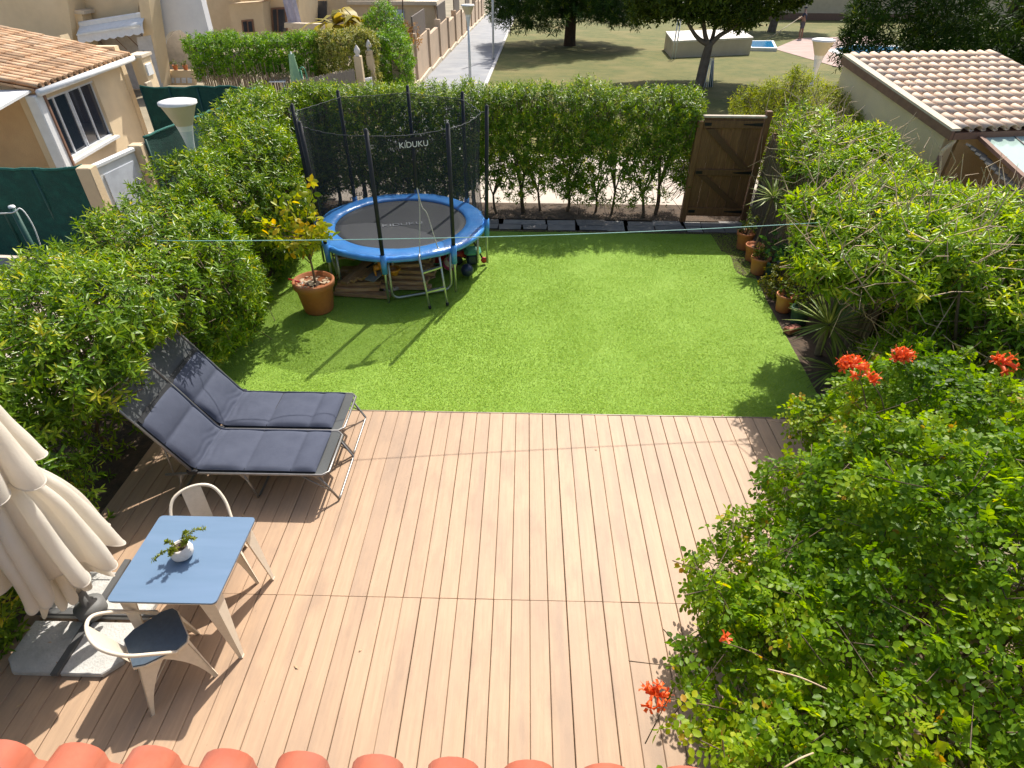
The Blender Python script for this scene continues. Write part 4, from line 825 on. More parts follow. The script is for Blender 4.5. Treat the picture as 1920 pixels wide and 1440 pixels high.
# sprays reaching out of the shrub
m_flr = M('trumpet_flower', (.86, .11, .022), (.90, .20, .035), 26, .5, trans=.35)
def trumpet(b, p, d, L):
    p = Vector(p); d = Vector(d).normalized(); q = p+d*L*.6+Vector((0, 0, .008)); e = q+d*L*.4+Vector((0, 0, -.01)); _, s, u = frame(d)
    b.tube([p, p+d*L*.3, q, e], [.005, .009, .014, .018], 7, cap=False)
    for k_ in range(5):
        a = 6.283*k_/5; v = (s*math.cos(a)+u*math.sin(a)); w_ = (s*-math.sin(a)+u*math.cos(a)); b.add([e+v*.013-w_*.008, e+v*.013+w_*.008, e+v*.034+d*.012+w_*.009, e+v*.042+d*.004, e+v*.034+d*.012-w_*.009], [(0, 1, 2, 3, 4)])
    b.tube([e-d*.01, e+d*.04], .0012, 4)
for q, (px, py, z, n, sz) in enumerate([(1595, 690, 1.92, 13, 1.0), (1688, 672, 1.92, 9, .9), (1880, 685, 1.92, 7, .95), (1632, 715, 1.92, 3, .7), (1228, 1305, 1.05, 8, .75), (1352, 1203, 1.25, 1, .8)]):
    c = pz(px, py, z); fl = MB()
    for k_ in range(n):
        a = k_*2.4; el = random.uniform(-.2, 1.1); trumpet(fl, c-Vector(sh.location)+Vector((random.uniform(-.02, .02), random.uniform(-.02, .02), random.uniform(-.02, .02))), (math.cos(a)*math.cos(el), math.sin(a)*math.cos(el), math.sin(el)), .075*sz*random.uniform(.75, 1.1))
    fl.build('flower_cluster', m_flr, sh)
    st = MB(); b_ = Vector((max(c.x+.25, 1.6), c.y+.0, c.z-.38)); stem([b_-Vector(sh.location), (b_+c)/2-Vector(sh.location)+Vector((0, 0, .05)), c-Vector(sh.location)], .005, .003, st, 5, 4); st.build('flower_stem', m_branch, sh)
for (x0, y0, z0, x1, y1, z1) in [(1440, 1255, 1.55, 1550, 1292, 1.5), (1525, 1412, 1.5, 1470, 1440, 1.5), (1330, 1010, 1.3, 1345, 1045, 1.15)]:
    st = MB(); A_, B_ = pz(x0, y0, z0)-Vector(sh.location), pz(x1, y1, z1)-Vector(sh.location); stem([A_, (A_+B_)/2+Vector((0, 0, .02)), B_], .004, .004, st, 5, 4); st.build('bare_stem', m_twig, sh)
# yellowish shrub beside the far right lamp
m_yel = LEAF('yellow_shrub_leaf', [(0, (.09, .14, .02)), (.4, (.22, .29, .04)), (.75, (.36, .42, .07)), (1, (.5, .52, .14))], .5, .35, 1.3)
def sd_yel(P): return np.minimum(sd_ell(P, (5.35, 12.4, 1.2), (1.15, 1.0, 1.0)), sd_ell(P, (6.3, 12.0, 1.1), (1.0, .8, .95)))-.16*n1(P*1.2)-.1*n2(P)
ys_ = hedge('wispy_shrub', 'wispy yellow-green shrub by the right-hand lamp post', 'shrub', sd_yel, (4, 11.0, .2), (7.6, 14.2, 2.7), 3800, 9, .085, .020, m_yel, None, .22, .7, .5)
trunks(ys_, [(5.5, 12.9), (5.9, 12.7), (6.2, 12.6)], (.02, .03), (1.1, 1.5), 4, .6)

# ================================================================== GATE AND FENCE
m_gate = M('gate_timber', (.20, .092, .032), (.13, .06, .021), 5, .7, .3, 40, stretch=(12, 12, 1.2), objvar=.18, c3=(.23, .115, .045), scale3=3)
m_iron = M('black_iron', (.015, .015, .016), rough=.5, metal=.4)
m_brace = M('gate_brace', (.13, .06, .022), (.09, .042, .016), 5, .7, .3, 40, stretch=(12, 12, 1.2))
gt = thing('garden_gate', 'brown timber ledged and braced gate at the far right corner', 'gate', (3.10, 10.95, 0)); GW, GH = 1.02, 1.84
for i in range(6): MB().box((.085+i*.17, .012, .10+(GH-.10)/2), (.165, .022, GH-.1), bev=.003).build('plank', m_gate, gt)
for z, h in ((GH-.10, .13), (GH*.50, .11), (.20, .13)): MB().box((GW/2, -.016, z), (GW, .032, h), bev=.004).build('ledge', m_gate, gt)
for (xa, za, xb, zb) in ((.10, GH-.18, GW-.12, GH*.5+.06), (.12, GH*.5-.06, GW-.10, .27)): MB().prism([(xa-.05, -.0305, za), (xa+.09, -.0305, za), (xb+.05, -.0305, zb), (xb-.09, -.0305, zb)], (0, .029, 0)).build('brace', m_brace, gt)
for z in (GH-.10, GH*.5, .20):
    MB().prism([(GW-.01, -.036, z-.03), (GW-.01, -.036, z+.03), (GW-.34, -.036, z+.008), (GW-.34, -.036, z-.008)], (0, .0035, 0)).build('strap_hinge', m_iron, gt); MB().box((.07, -.036, z), (.12, .006, .05)).build('latch_plate', m_iron, gt)
MB().box((GW/2, .0, GH+.022), (GW+.06, .085, .034), bev=.004).build('cap_board', M('sunlit_cap', (.55, .46, .36), (.42, .34, .27), 8, .8), gt)  # cap board coloured pale, with the bright sun on it painted in
for x, h, lab in ((3.048, 1.78, 'square brown gate post half covered by the hedge'), (4.19, 1.95, 'taller square brown gate post on the hinge side')):
    o = MB().box((0, 0, h/2-.05), (.1, .1, h+.1), bev=.008).build('gate_post', m_gate); o.location = (x, 10.98, 0); tag(o, lab, 'post')
m_reed = M('reed_screen', (.26, .19, .12), (.15, .11, .07), 4, .9, .6, 30, stretch=(30, 30, .6), c3=(.34, .26, .17))
rf = thing('reed_fence', 'brown reed screen fence running from the gate behind the pots', 'fence', (4.28, 8.6, 0))
b = MB(); N_ = 300; 
for i in range(N_):
    y = 2.3-i*.0155; b.bar((random.uniform(-.008, .008), y, -.05), (random.uniform(-.02, .02), y+random.uniform(-.02, .02), 1.55+random.uniform(-.05, .06)), .012, .014)
b.build('reeds', m_reed, rf); 
for z in (.25, .8, 1.35): MB().bar((-.012, 2.3, z), (-.012, -2.35, z), .006, .012).build('binding_wire', m_branch, rf)
for y in (2.25, .75, -.75, -2.25): MB().tube([(.05, y, -.05), (.05, y, 1.62)], .03, 8).build('post', m_gate, rf)
# ================================================================== RIGHT-HAND HOUSE
m_stucco = M('cream_stucco', (.72, .57, .36), (.66, .52, .33), 3, .92, .25, 60, c3=(.75, .61, .41), scale3=.8)
m_stucco2 = M('ochre_stucco', (.58, .38, .19), (.53, .34, .17), 3, .92, .25, 60)
m_brown = M('brown_fascia', (.24, .13, .08), (.19, .10, .065), 10, .7)
m_tileR = M('sand_tile', (.68, .51, .36), (.60, .43, .30), 7, .8, .2, 50, objvar=.2, c3=(.52, .44, .37), scale3=2.2)
m_tileL = M('orange_tile', (.54, .34, .19), (.40, .23, .12), 6, .85, .25, 50, objvar=.34, c3=(.62, .45, .29), scale3=2.0)
m_verge = M('verge_mortar', (.62, .53, .40), (.55, .46, .34), 8, .85)
A10 = math.radians(9.8); EZ = 1.95; ec = pz(1785, 250, EZ)
rh = thing('neighbour_house', 'cream rendered house with pale sand roof tiles on the right', 'house', (ec.x, ec.y, 0), A10)
U = Vector((math.cos(A10), math.sin(A10), 0)); Vv_ = Vector((-math.sin(A10), math.cos(A10), 0))
top = hit(1580, 108, ec, U); vr = (top-ec).dot(Vv_); zr = top.z; RS = math.atan2(zr-EZ, vr); SLEN = vr/math.cos(RS)
RP = .205; tmR = tile_mesh('roof_tile', RP, .062, SLEN/12+.06, .012, m_tileR); rows = 12; ex = (SLEN-.03)/rows
for j in range(rows):
    for i in range(15):
        o = link('roof_tile', tmR, m_tileR, rh); s = j*ex; o.location = (.13+i*RP, s*math.cos(RS), EZ+.02+s*math.sin(RS)+random.uniform(-.003, .003)); o.rotation_euler = (RS+random.uniform(-.012, .012), random.uniform(-.02, .02), random.uniform(-.02, .02))
W_ = 3.4
MB().prism([(.06, .02, EZ-.03), (W_, .02, EZ-.03), (W_, vr, zr-.03), (.06, vr, zr-.03)], (0, 0, .02)).build('roof_deck', m_brown, rh)
MB().box((W_/2, vr-.05, zr/2-.1), (W_-.2, .18, zr)).build('rear_wall', m_stucco, rh)
MB().prism([(-.02, 0, EZ+.03), (.13, 0, EZ+.03), (.13, vr, zr+.03), (-.02, vr, zr+.03)], (0, 0, .035)).build('verge_cap', m_verge, rh)
MB().prism([(-.015, -.01, EZ-.10), (-.015, -.01, EZ+.027), (-.015, vr, zr+.027), (-.015, vr, zr-.10)], (.05, 0, 0)).build('barge_board', m_brown, rh)
MB().box((W_/2, -.0, EZ-.045), (W_-.08, .03, .10)).build('fascia_board', m_brown, rh)
MB().prism([(.05, .14, -.1), (.05, vr-.02, -.1), (.05, vr-.02, zr-.045), (.05, .14, EZ-.02)], (.2, 0, 0)).build('gable_wall', m_stucco, rh)
MB().box((W_/2+.25, .22, EZ/2-.06), (W_-.1, .18, EZ+.06)).build('front_wall', m_stucco2, rh)
MB().box((W_-.0, vr/2+.1, EZ/2-.05), (.2, vr-.5, EZ)).build('far_wall', m_stucco, rh)
MB().tube([(.02, .06, .0), (.02, .06, EZ-.34)], .035, 10).build('downpipe', m_brown, rh)
MB().tube(smooth_path([(.02, .06, EZ-.34), (.03, .05, EZ-.26), (.10, .03, EZ-.16), (.12, .03, EZ-.1)]), .033, 10).build('downpipe_elbow', m_stucco, rh)
# glazed canopy with slate verge in front of it
m_slat = M('dark_slate_tile', (.15, .135, .12), (.11, .10, .09), 8, .7, .2, objvar=.2); m_glass = M('pale_green_glazing', (.42, .55, .48), (.38, .50, .44), 3, .12, spec=.7)
cpn = thing('glazed_canopy', 'lean-to canopy with pale green glazing and dark slate edge', 'canopy', (ec.x, ec.y, 0), A10)
loc = lambda px, py, z: (lambda p: Vector(((p-Vector((ec.x, ec.y, 0))).dot(U), (p-Vector((ec.x, ec.y, 0))).dot(Vv_), z)))(pz(px, py, z))
a_, b_ = loc(1838, 258, 1.86), loc(1925, 338, 1.62); d_ = (b_-a_)
MB().prism([a_+Vector((.04, 0, .0)), a_+Vector((2.2, 0, 0)), b_+Vector((2.2, 0, 0)), b_+Vector((.04, 0, 0))], (0, 0, .02)).build('glazing', m_glass, cpn)
MB().bar(a_+Vector((-.05, 0, .03)), b_+Vector((-.05, 0, .03)), .07, .05).build('edge_bar', m_brown, cpn)
for q in range(12):
    p = a_+d_*(.22+.11*q)+Vector((-.2, 0, -.05)); MB().box(p, (.34, d_.length*.10, .03), rz=math.atan2(d_.y, d_.x)-math.pi/2, ry=-.45).build('slate_tile', m_slat, cpn)
MB().box(a_+Vector((1.1, .01, .045)), (2.3, .08, .05)).build('flashing', m_verge, cpn)
for q in range(3): MB().bar(a_+Vector((.55+q*.5, 0, .022)), b_+Vector((.55+q*.5, 0, .022)), .02, .02).build('glazing_bar', m_slat, cpn)
c_ = a_+d_*.55+Vector((.0, 0, 0))
for q in range(10): MB().box((c_.x-.02+q*.125, c_.y, (c_.z-.1)/2), (.12, .025, c_.z-.12)).build('cladding_plank', M('grey_cladding', (.36, .24, .16), (.28, .19, .13), 6, .8, stretch=(9, 9, 1), objvar=.2) if q == 0 else bpy.data.materials['grey_cladding'], cpn)
MB().tube([b_+Vector((.05, 0, -b_.z)), b_+Vector((.05, 0, -.02))], .05, 8).build('support_post', m_brown, cpn)
gw = thing('garden_wall', 'low peach garden wall with pale coping behind the right hedge', 'wall', pz(1745, 378, 1.22)); dx = (pz(1920, 380, 1.22)-pz(1745, 378, 1.22)).normalized()
gw.location.z = 0; gw.rotation_euler = (0, 0, math.atan2(dx.y, dx.x)); MB().box((1.5, 0, .55), (3.0, .14, 1.26)).build('wall', m_stucco2, gw); MB().box((1.5, 0, 1.2), (3.04, .2, .05)).build('coping', m_verge, gw)
pb = thing('meter_post', 'narrow white capped post among the pruned right hedge', 'post', (pz(1630, 258, 1.5).x, pz(1630, 258, 1.5).y, 0)); MB().box((0, 0, .55), (.10, .10, 1.3), bev=.01).build('post', m_brown, pb); MB().box((0, 0, 1.36), (.15, .14, .32), bev=.015).build('cap', M('white_painted_cap', (.72, .72, .74), rough=.5), pb)

# ================================================================== LEFT-HAND HOUSE
gA, gB = pz(72, 172, 2.0), pz(248, 108, 2.0); vd = (gB-gA).normalized(); rzL = math.atan2(vd.y, vd.x)-math.pi/2; GLEN = (gB-gA).length
lh = thing('neighbour_house', 'cream house with orange clay tiles and sliding window on the left', 'house', (gA.x, gA.y, 0), rzL)   # local: -x into the house, +y along gutter
SLL = math.radians(12); RL_ = 4.4; tmL = tile_mesh('roof_tile', .205, .06, .43, .012, m_tileL)
for j in range(12):
    for i in range(int(GLEN/.205)):
        o = link('roof_tile', tmL, m_tileL, lh); s = j*.355; o.location = (-s*math.cos(SLL), .02+i*.205, 2.05+s*math.sin(SLL)+random.uniform(-.004, .004)); o.rotation_euler = (SLL, 0, math.pi/2); o.rotation_mode = 'XYZ'
m_gut = M('white_gutter', (.74, .75, .74), (.66, .67, .66), 6, .45)
MB().tube([(.03, -.05, 1.99), (.03, GLEN+.05, 1.99)], .06, 10).build('gutter', m_gut, lh)
MB().prism([(.0, 0, 2.0), (-RL_, 0, 2.0+RL_*math.tan(SLL)), (-RL_, GLEN, 2.0+RL_*math.tan(SLL)), (0, GLEN, 2.0)], (0, 0, .02)).build('roof_deck', m_brown, lh)
for q in range(13): s = q*.34; MB().lathe([(.085, 0), (.07, .36)], 10, (0, 0, 0), 0, math.pi).build('verge_tile', m_tileL, lh).matrix_local = Matrix.Translation((-s*math.cos(SLL)-.02, .02, 2.06+s*math.sin(SLL))) @ Matrix.Rotation(-math.pi/2+SLL, 4, 'Y') @ Matrix.Rotation(math.pi/2, 4, 'Z') 
WX = -.28
N_ = Vector((math.cos(rzL), math.sin(rzL), 0)); PW = gA+N_*WX
def lw(px, py):                                    # pixel -> local (y, z) on the window wall
    p = hit(px, py, PW, N_); return (p-Vector((gA.x, gA.y, 0))).dot(Vector((vd.x, vd.y, 0))), p.z
y0, zt_ = lw(80, 187); y1, _ = lw(182, 156); y2, zb_ = lw(212, 262); yb, zb2 = lw(117, 300); wy0, wy1 = (y0+yb)/2, (y1+y2)/2; zb_ = (zb_+zb2)/2; zt_ = min(zt_, 1.86)
for ya, yb_, za, zb3 in ((.12, wy0, -.1, 2.0), (wy1, GLEN-.1, -.1, 2.0), (wy0, wy1, -.1, zb_), (wy0, wy1, zt_, 2.0)):
    MB().box((WX-.1, (ya+yb_)/2, (za+zb3)/2), (.2, yb_-ya-.001, zb3-za)).build('wall', m_stucco, lh)
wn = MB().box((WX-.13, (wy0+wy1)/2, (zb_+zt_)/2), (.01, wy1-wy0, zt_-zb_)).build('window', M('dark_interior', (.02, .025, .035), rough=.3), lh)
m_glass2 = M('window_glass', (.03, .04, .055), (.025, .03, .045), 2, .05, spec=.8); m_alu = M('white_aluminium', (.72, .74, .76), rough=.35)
for q in range(4):
    ya, yb_ = wy0+(wy1-wy0)*q/4, wy0+(wy1-wy0)*(q+1)/4; MB().box((WX-.07-.015*(q % 2), (ya+yb_)/2, (zb_+zt_)/2), (.008, yb_-ya-.05, zt_-zb_-.08)).build('pane', m_glass2, wn)
    for yy in (ya+.02, yb_-.02): MB().box((WX-.055-.015*(q % 2), yy, (zb_+zt_)/2), (.025, .032 if q in (1, 2) else .02, zt_-zb_-.02)).build('sash', m_alu, wn)
for zz in (zb_+.02, zt_-.02): MB().box((WX-.05, (wy0+wy1)/2, zz), (.05, wy1-wy0-.01, .04)).build('rail', m_alu, wn)
MB().box((WX+.03, (wy0+wy1)/2, zb_-.03), (.14, wy1-wy0+.1, .05)).build('sill', m_gut, wn)
MB().box((-.13, .02, .95), (.2, .24, 2.0), bev=.02).build('corner_column', m_gut, lh); MB().box((-.02, .14, .95), (.04, .05, 2.0)).build('column_trim', m_brown, lh)
for q in (-2.4,): MB().box((q, .25, .95), (4.2, .12, 2.0)).build('porch_wall', m_stucco2, lh)
MB().prism([(-.1, -1.6, 1.86), (-4, -1.6, 1.86), (-4, -.02, 2.0), (-.1, -.02, 2.0)], (0, 0, .04)).build('porch_canopy', m_gut, lh)
MB().bar((-.1, -1.6, 1.83), (-4, -1.6, 1.83), .05, .07).build('canopy_beam', m_brown, lh)
MB().box((-RL_/2-.2, GLEN-.05, 1.1), (RL_-.1, .2, 2.3)).build('rear_wall', m_stucco, lh)
pc_ = thing('gate_pillar', 'tall cream wall pier with small utility boxes beside the left house', 'pillar', Vector((gB.x+.05, gB.y+.28, 0)), rzL)
MB().box((-.02, 0, .95), (.26, .5, 2.1), bev=.01).build('pier', m_stucco, pc_); MB().box((-.02, 0, 2.02), (.34, .58, .06)).build('cap', m_verge, pc_)
MB().box((.12, -.05, 1.72), (.05, .3, .25), bev=.01).build('meter_box', m_gut, pc_); MB().box((.12, -.35, 1.25), (.06, .3, .5), bev=.01).build('utility_box', M('beige_box', (.5, .42, .3), rough=.6), pc_)
MB().tube(arc((0, 0), .09, 0, 5.9, 14), .01, 5).build('hose_coil', m_iron, pc_).matrix_local = Matrix.Translation((.16, -.3, .75)) @ Matrix.Rotation(math.pi/2, 4, 'Y')
# neighbour's mesh fence and gate
m_mesh = M('green_shade_mesh', (.005, .052, .038), (.004, .04, .03), 14, .85, .6, 60, c3=(.007, .07, .05), scale3=6, trans=.06)
def mesh_fence(label, A_, B_, h, nseg=5):
    A_, B_ = Vector(A_), Vector(B_); A_.z = B_.z = 0; t = thing('mesh_fence', label, 'fence', A_, 0, 'green shade mesh fences round the left neighbour'); d = B_-A_; L_ = d.length; n_ = Vector((-d.y, d.x, 0)).normalized(); ng = Noise3(3, 8, int(L_*100))
    b = MB(); NX_ = int(L_*9)
    def f(u, v): p = d*u; w_ = float(ng(np.array([[p.x, p.y, v*1.2]]))[0])*.03; return (p.x+n_.x*w_, p.y+n_.y*w_, .0+(h+.025*math.sin(u*L_*2.1)-.03*abs(math.sin(u*math.pi*nseg)))*v)
    b.grid(f, NX_, 8); b.build('shade_mesh', m_mesh, t)
    e = MB(); e.tube([Vector(f(i/NX_, 1))+Vector((0, 0, random.uniform(-.008, .015))) for i in range(NX_+1)], .022, 6); e.build('sunlit_hem', M('sunlit_hem', (.015, .16, .12), (.01, .1, .08), 40, .8, .8) if 'sunlit_hem' not in bpy.data.materials else bpy.data.materials['sunlit_hem'], t)  # top edge in a brighter green than the mesh: sunlight put into the colour
    for i in range(nseg+1): p = d*(i/nseg); MB().tube([(p.x, p.y, -.05), (p.x, p.y, h-.03)], .022, 8).build('post', M('green_post', (.01, .07, .05), rough=.5) if 'green_post' not in bpy.data.materials else bpy.data.materials['green_post'], t)
    return t
p1_, p2_ = pz(160, 312, 1.5), pz(255, 270, 1.5)
mesh_fence('dark green shade mesh fence left of the first cream pillar', p1_+Vector((-3.2, .05, 0)), p1_+Vector((-.12, .05, 0)), 1.47, 4)
mesh_fence('green shade mesh fence running back from the second cream pillar', p2_+Vector((.12, .1, 0)), pz(478, 166, 1.6), 1.58, 4)
mesh_fence('green shade mesh fence across the back behind the cone lamp', pz(478, 166, 1.6)+Vector((-.03, .03, 0)), pz(262, 160, 1.6), 1.60, 4)
m_pil = M('pillar_render', (.62, .48, .30), (.56, .43, .27), 5, .9, .2, 50)
for p, lab in ((p1_, 'cream square pillar on the near side of the white gate'), (p2_, 'cream square pillar on the far side of the white gate')):
    o = MB().box((0, 0, .7), (.21, .21, 1.6), bev=.012).build('gate_pillar', m_pil); o.location = (p.x, p.y, 0); o.rotation_euler = (0, 0, .1); tag(o, lab, 'pillar')
wg = thing('white_gate', 'plain white metal gate between two cream pillars', 'gate', ((p1_.x+p2_.x)/2, (p1_.y+p2_.y)/2, 0), math.atan2(p2_.y-p1_.y, p2_.x-p1_.x)); gl = (p2_-p1_).length-.26
MB().box((0, 0, .72), (gl, .04, 1.42), bev=.008).build('panel', m_gut, wg); MB().box((0, 0, 1.45), (gl+.02, .09, .06), bev=.01).build('top_rail', m_gut, wg); MB().box((0, -.03, .75), (gl-.25, .012, 1.1)).build('inset_panel', M('white_inset', (.62, .66, .72), rough=.4), wg)
struct(MB().add([(-16, 5, -.035), (-5.3, 5, -.035), (-5.3, 17, -.035), (-16, 17, -.035)], [(0, 1, 2, 3)]).build('left_yard', m_pale))
# green clothes post in the left hedge
gp_ = pz(22, 388, 1.95); gp = thing('green_post', 'dark green metal post with a white cord, rising from the left hedge', 'post', (gp_.x, gp_.y, 0))
MB().tube([(0, 0, -.05), (0, 0, 1.95)], .03, 10).build('post', bpy.data.materials['green_post'], gp); MB().lathe([(0, .012), (.03, .008), (.034, -.01)], 10, (0, 0, 1.955)).build('cap', m_gut, gp)
MB().tube(smooth_path([(-.4, .02, 1.86), (.0, -.035, 1.9), (.09, 0, 1.93), (.13, 0, 1.75), (.1, 0, 1.5)]), .007, 5).build('cord', m_white, gp)

# ================================================================== BUILDINGS BEHIND, LEFT
YB = 22.5
def facade(parent, name, pxs, Y, depth, mat): return MB().prism([Vector(py_(x, y, Y))-Vector(parent.location) for x, y in pxs], (0, depth, 0)).build(name, mat, parent)
hb_ = thing('cream_house', 'cream house with a white scalloped awning behind the tiled roof', 'house', (-13, YB, 0))
facade(hb_, 'wall', [(-90, -60), (118, -60), (150, 170), (-60, 170)], YB-.9, 3, m_stucco); facade(hb_, 'wall', [(116, -60), (262, -60), (258, 62), (132, 82)], YB, 3, m_stucco)
facade(hb_, 'pier', [(122, 22), (152, 24), (190, 170), (158, 170)], YB-.6, .5, m_stucco); facade(hb_, 'pier_cap', [(118, 18), (156, 20), (158, 27), (121, 26)], YB-.66, .6, m_verge)
facade(hb_, 'pier', [(254, -40), (272, -40), (304, 165), (282, 165)], YB-.7, .7, m_stucco)
facade(hb_, 'porch_wall', [(170, 60), (260, 50), (285, 165), (186, 170)], YB+.3, .2, M('grey_white_wall', (.55, .53, .52), rough=.9))
facade(hb_, 'step_wall', [(20, 88), (112, 66), (124, 92), (110, 100)], YB-2.2, .4, m_stucco)
m_aw = M('awning_white', (.78, .77, .74), (.7, .69, .67), 8, .8)
A_, B_ = Vector(py_(150, 46, YB-.55)), Vector(py_(272, 27, YB-.55)); aw = thing('awning', 'white awning with scalloped edge over the shaded porch', 'awning', A_)
MB().box((B_-A_)/2, ((B_-A_).length, .22, .16), ry=-math.atan2(B_.z-A_.z, B_.x-A_.x), bev=.03).build('cassette', m_aw, aw)
b = MB(); dA = B_-A_
def awf(u, v): p = dA*u; return (p.x+.02, -.1-.35*v, p.z-.05-.22*v-(.045*abs(math.sin(u*26)) if v > .99 else 0)-(.18 if v > .7 else 0)*(v-.7)/.3)
b.grid(awf, 110, 6); b.build('valance', m_aw, aw); MB().bar(dA*.02+Vector((0, -.42, -.25)), dA*.98+Vector((0, -.42, -.25)), .04, .05).build('front_bar', m_gut, aw)
for u in (.1, .35, .55, .75, .9): MB().tube([dA*u+Vector((0, .1, -.3)), dA*(u+.08)+Vector((0, .5, -.9))], .012, 5).build('lattice_bar', m_brown, aw)
gk = thing('wall_gecko', 'black metal gecko ornament on the grey-white porch wall', 'ornament', py_(276, 110, YB-.72)); gk.location.y -= .03
bd_ = MB(); bd_.tube(smooth_path([(-.02, 0, .16), (.02, 0, .08), (-.02, 0, 0), (.03, 0, -.1), (.1, 0, -.16), (.12, 0, -.1), (.07, 0, -.08)]), .022, 6); bd_.build('body', m_iron, gk)
for (x, z, dx_, dz) in ((.02, .08, .09, .05), (.0, .07, -.09, .02), (.02, -.05, .1, .02), (-.0, -.05, -.1, -.05)): MB().tube([(x, 0, z), (x+dx_, 0, z+dz)], .012, 5).build('leg', m_iron, gk)
MB().lathe([(0, -.03), (.035, 0), (0, .04)], 8, (-.03, 0, .2)).build('head', m_iron, gk)
facade(hb_, 'ornament_wall', [(256, 70), (282, 66), (304, 165), (272, 165)], YB-.72, .1, M('pale_wall', (.60, .59, .58), rough=.9))
mq = thing('white_marquee', 'white domed porch with an arched opening behind the mesh fence', 'porch', (-10, YB+.4, 0)); wm = M('white_render', (.76, .76, .77), (.7, .7, .72), 3, .85)
pts = [(268, -60), (372, -20), (392, 60), (386, 150), (372, 152), (366, 100), (356, 70), (338, 56), (318, 60), (304, 78), (300, 100), (296, 90), (280, 30)]
facade(mq, 'arch_wall', pts[:6]+pts[6:], YB+.2, .35, wm); facade(mq, 'inner_wall', [(290, 40), (390, 50), (388, 155), (300, 155)], YB+1.2, .2, M('beige_inner', (.56, .50, .42), rough=.9))
facade(mq, 'low_wall', [(296, 132), (362, 132), (366, 160), (302, 160)], YB+.05, .14, m_stucco)
for q in range(4): facade(mq, 'window_pane', [(318+q*11, 146), (326+q*11, 146), (327+q*11, 156), (319+q*11, 156)], YB+.02, .025, m_alu)
for px in (312, 330, 349):
    fp = thing('flower_pot', '%s terracotta flower pot on the low wall of the white porch' % {312: 'left', 330: 'middle', 349: 'right'}[px], 'potted plant', py_(px, 131, YB+.12), 0, 'pots on the porch wall'); pot(.09, .15, m_pot, fp); bush(fp, (0, 0, .2), (.1, .1, .08), 8, .07, .035, m_pl)
m_stu3 = M('sand_stucco', (.62, .50, .34), (.56, .45, .30), 3, .92)
YC = 31
hc = thing('sand_house', 'sand coloured house with a small tiled porch roof above the far hedge', 'house', (-11.5, YC, 0))
facade(hc, 'wall', [(384, -60), (450, -60), (455, 90), (392, 90)], YC, 4, m_stu3); facade(hc, 'wall', [(428, 8), (492, 4), (500, 90), (440, 90)], YC-1.2, 1.2, m_stu3); facade(hc, 'wall', [(492, -60), (560, -60), (560, 90), (500, 90)], YC-.3, 3, m_stucco)
cr_ = [Vector(py_(418, -6, YC-1.6)), Vector(py_(497, -10, YC-1.6))]
for q in range(13): p = cr_[0].lerp(cr_[1], q/12)-Vector(hc.location); MB().tube([p+Vector((0, 0, .02)), p+Vector((0, 1.3, .42))], .1, 8).build('roof_tile', m_tileL, hc)
for (x0, x1, ya, yb2, Y) in ((452, 474, 38, 60, YC-1.25), (508, 536, 15, 60, YC-.36)):
    wn = facade(hc, 'window', [(x0, ya), (x1, ya-2), (x1+3, yb2), (x0+3, yb2)], Y, .1, m_brown); facade(hc, 'pane', [(x0+3, ya+3), (x0+10, ya+2), (x0+12, yb2), (x0+6, yb2)], Y-.03, .05, m_glass2).parent = wn; facade(hc, 'pane', [(x0+13, ya+3), (x1-3, ya+2), (x1, yb2), (x0+15, yb2)], Y-.03, .05, m_glass2).parent = wn
    for c in wn.children: c.location = (0, 0, 0)
hd = thing('flat_roof_house', 'sand coloured flat-roofed house with a blue shutter beside the walkway', 'house', (-6, 34, 0))
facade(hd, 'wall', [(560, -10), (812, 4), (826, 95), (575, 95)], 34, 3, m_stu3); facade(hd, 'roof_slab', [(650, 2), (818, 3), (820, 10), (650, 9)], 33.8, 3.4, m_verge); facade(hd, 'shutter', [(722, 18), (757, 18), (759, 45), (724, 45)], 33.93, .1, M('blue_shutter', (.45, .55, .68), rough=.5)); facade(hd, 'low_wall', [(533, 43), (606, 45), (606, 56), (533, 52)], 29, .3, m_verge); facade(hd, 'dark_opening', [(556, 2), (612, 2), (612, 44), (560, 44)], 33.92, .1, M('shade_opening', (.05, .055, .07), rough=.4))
m_awl = M('lilac_cloth', (.50, .48, .58), rough=.9); lc_ = thing('hanging_cloth', 'pale lilac cloth hanging outside the house behind the palms', 'cloth', py_(541, 10, 29.5)); b = MB(); b.grid(lambda u, v: (-.25+.55*u+.12*v, .05*math.sin(u*14), .7-1.55*v), 24, 4); b.build('cloth', m_awl, lc_)
# wall along the walkway
pw = thing('walkway_wall', 'peach rendered wall with dark mesh panels along the walkway', 'wall', (-4.2, 22, 0)); m_peach = M('peach_render', (.56, .42, .29), (.50, .37, .26), 3, .9, .2, 40, c3=(.46, .35, .25)); yy = 21.2; q = 0
while yy < 60:
    x0 = -4.18+(yy-15.2)*.0079+4.2; L_ = 3.4; h = 1.35+.12*(q % 2); yl = yy-22; zb = terr(yy+L_)-.15; zt2 = terr(yy+L_/2)+h
    MB().box((x0, yl+L_/2, (zb+zt2)/2), (.16, L_-.24, zt2-zb)).build('panel', m_peach, pw)
    MB().box((x0+.13, yl+L_/2, terr(yy+1.7)+.04), (.08, L_-.02, .22)).build('plinth', m_verge, pw)
    MB().box((x0, yl, (zb+zt2+.25)/2), (.26, .238, zt2+.25-zb)).build('pier', m_peach, pw)
    if q % 2 == 1: MB().box((x0, yl+L_/2, zt2+.38), (.05, L_-.26, .74)).build('mesh_panel', M('brown_mesh', (.14, .11, .09), rough=.8) if 'brown_mesh' not in bpy.data.materials else bpy.data.materials['brown_mesh'], pw)
    yy += L_; q += 1
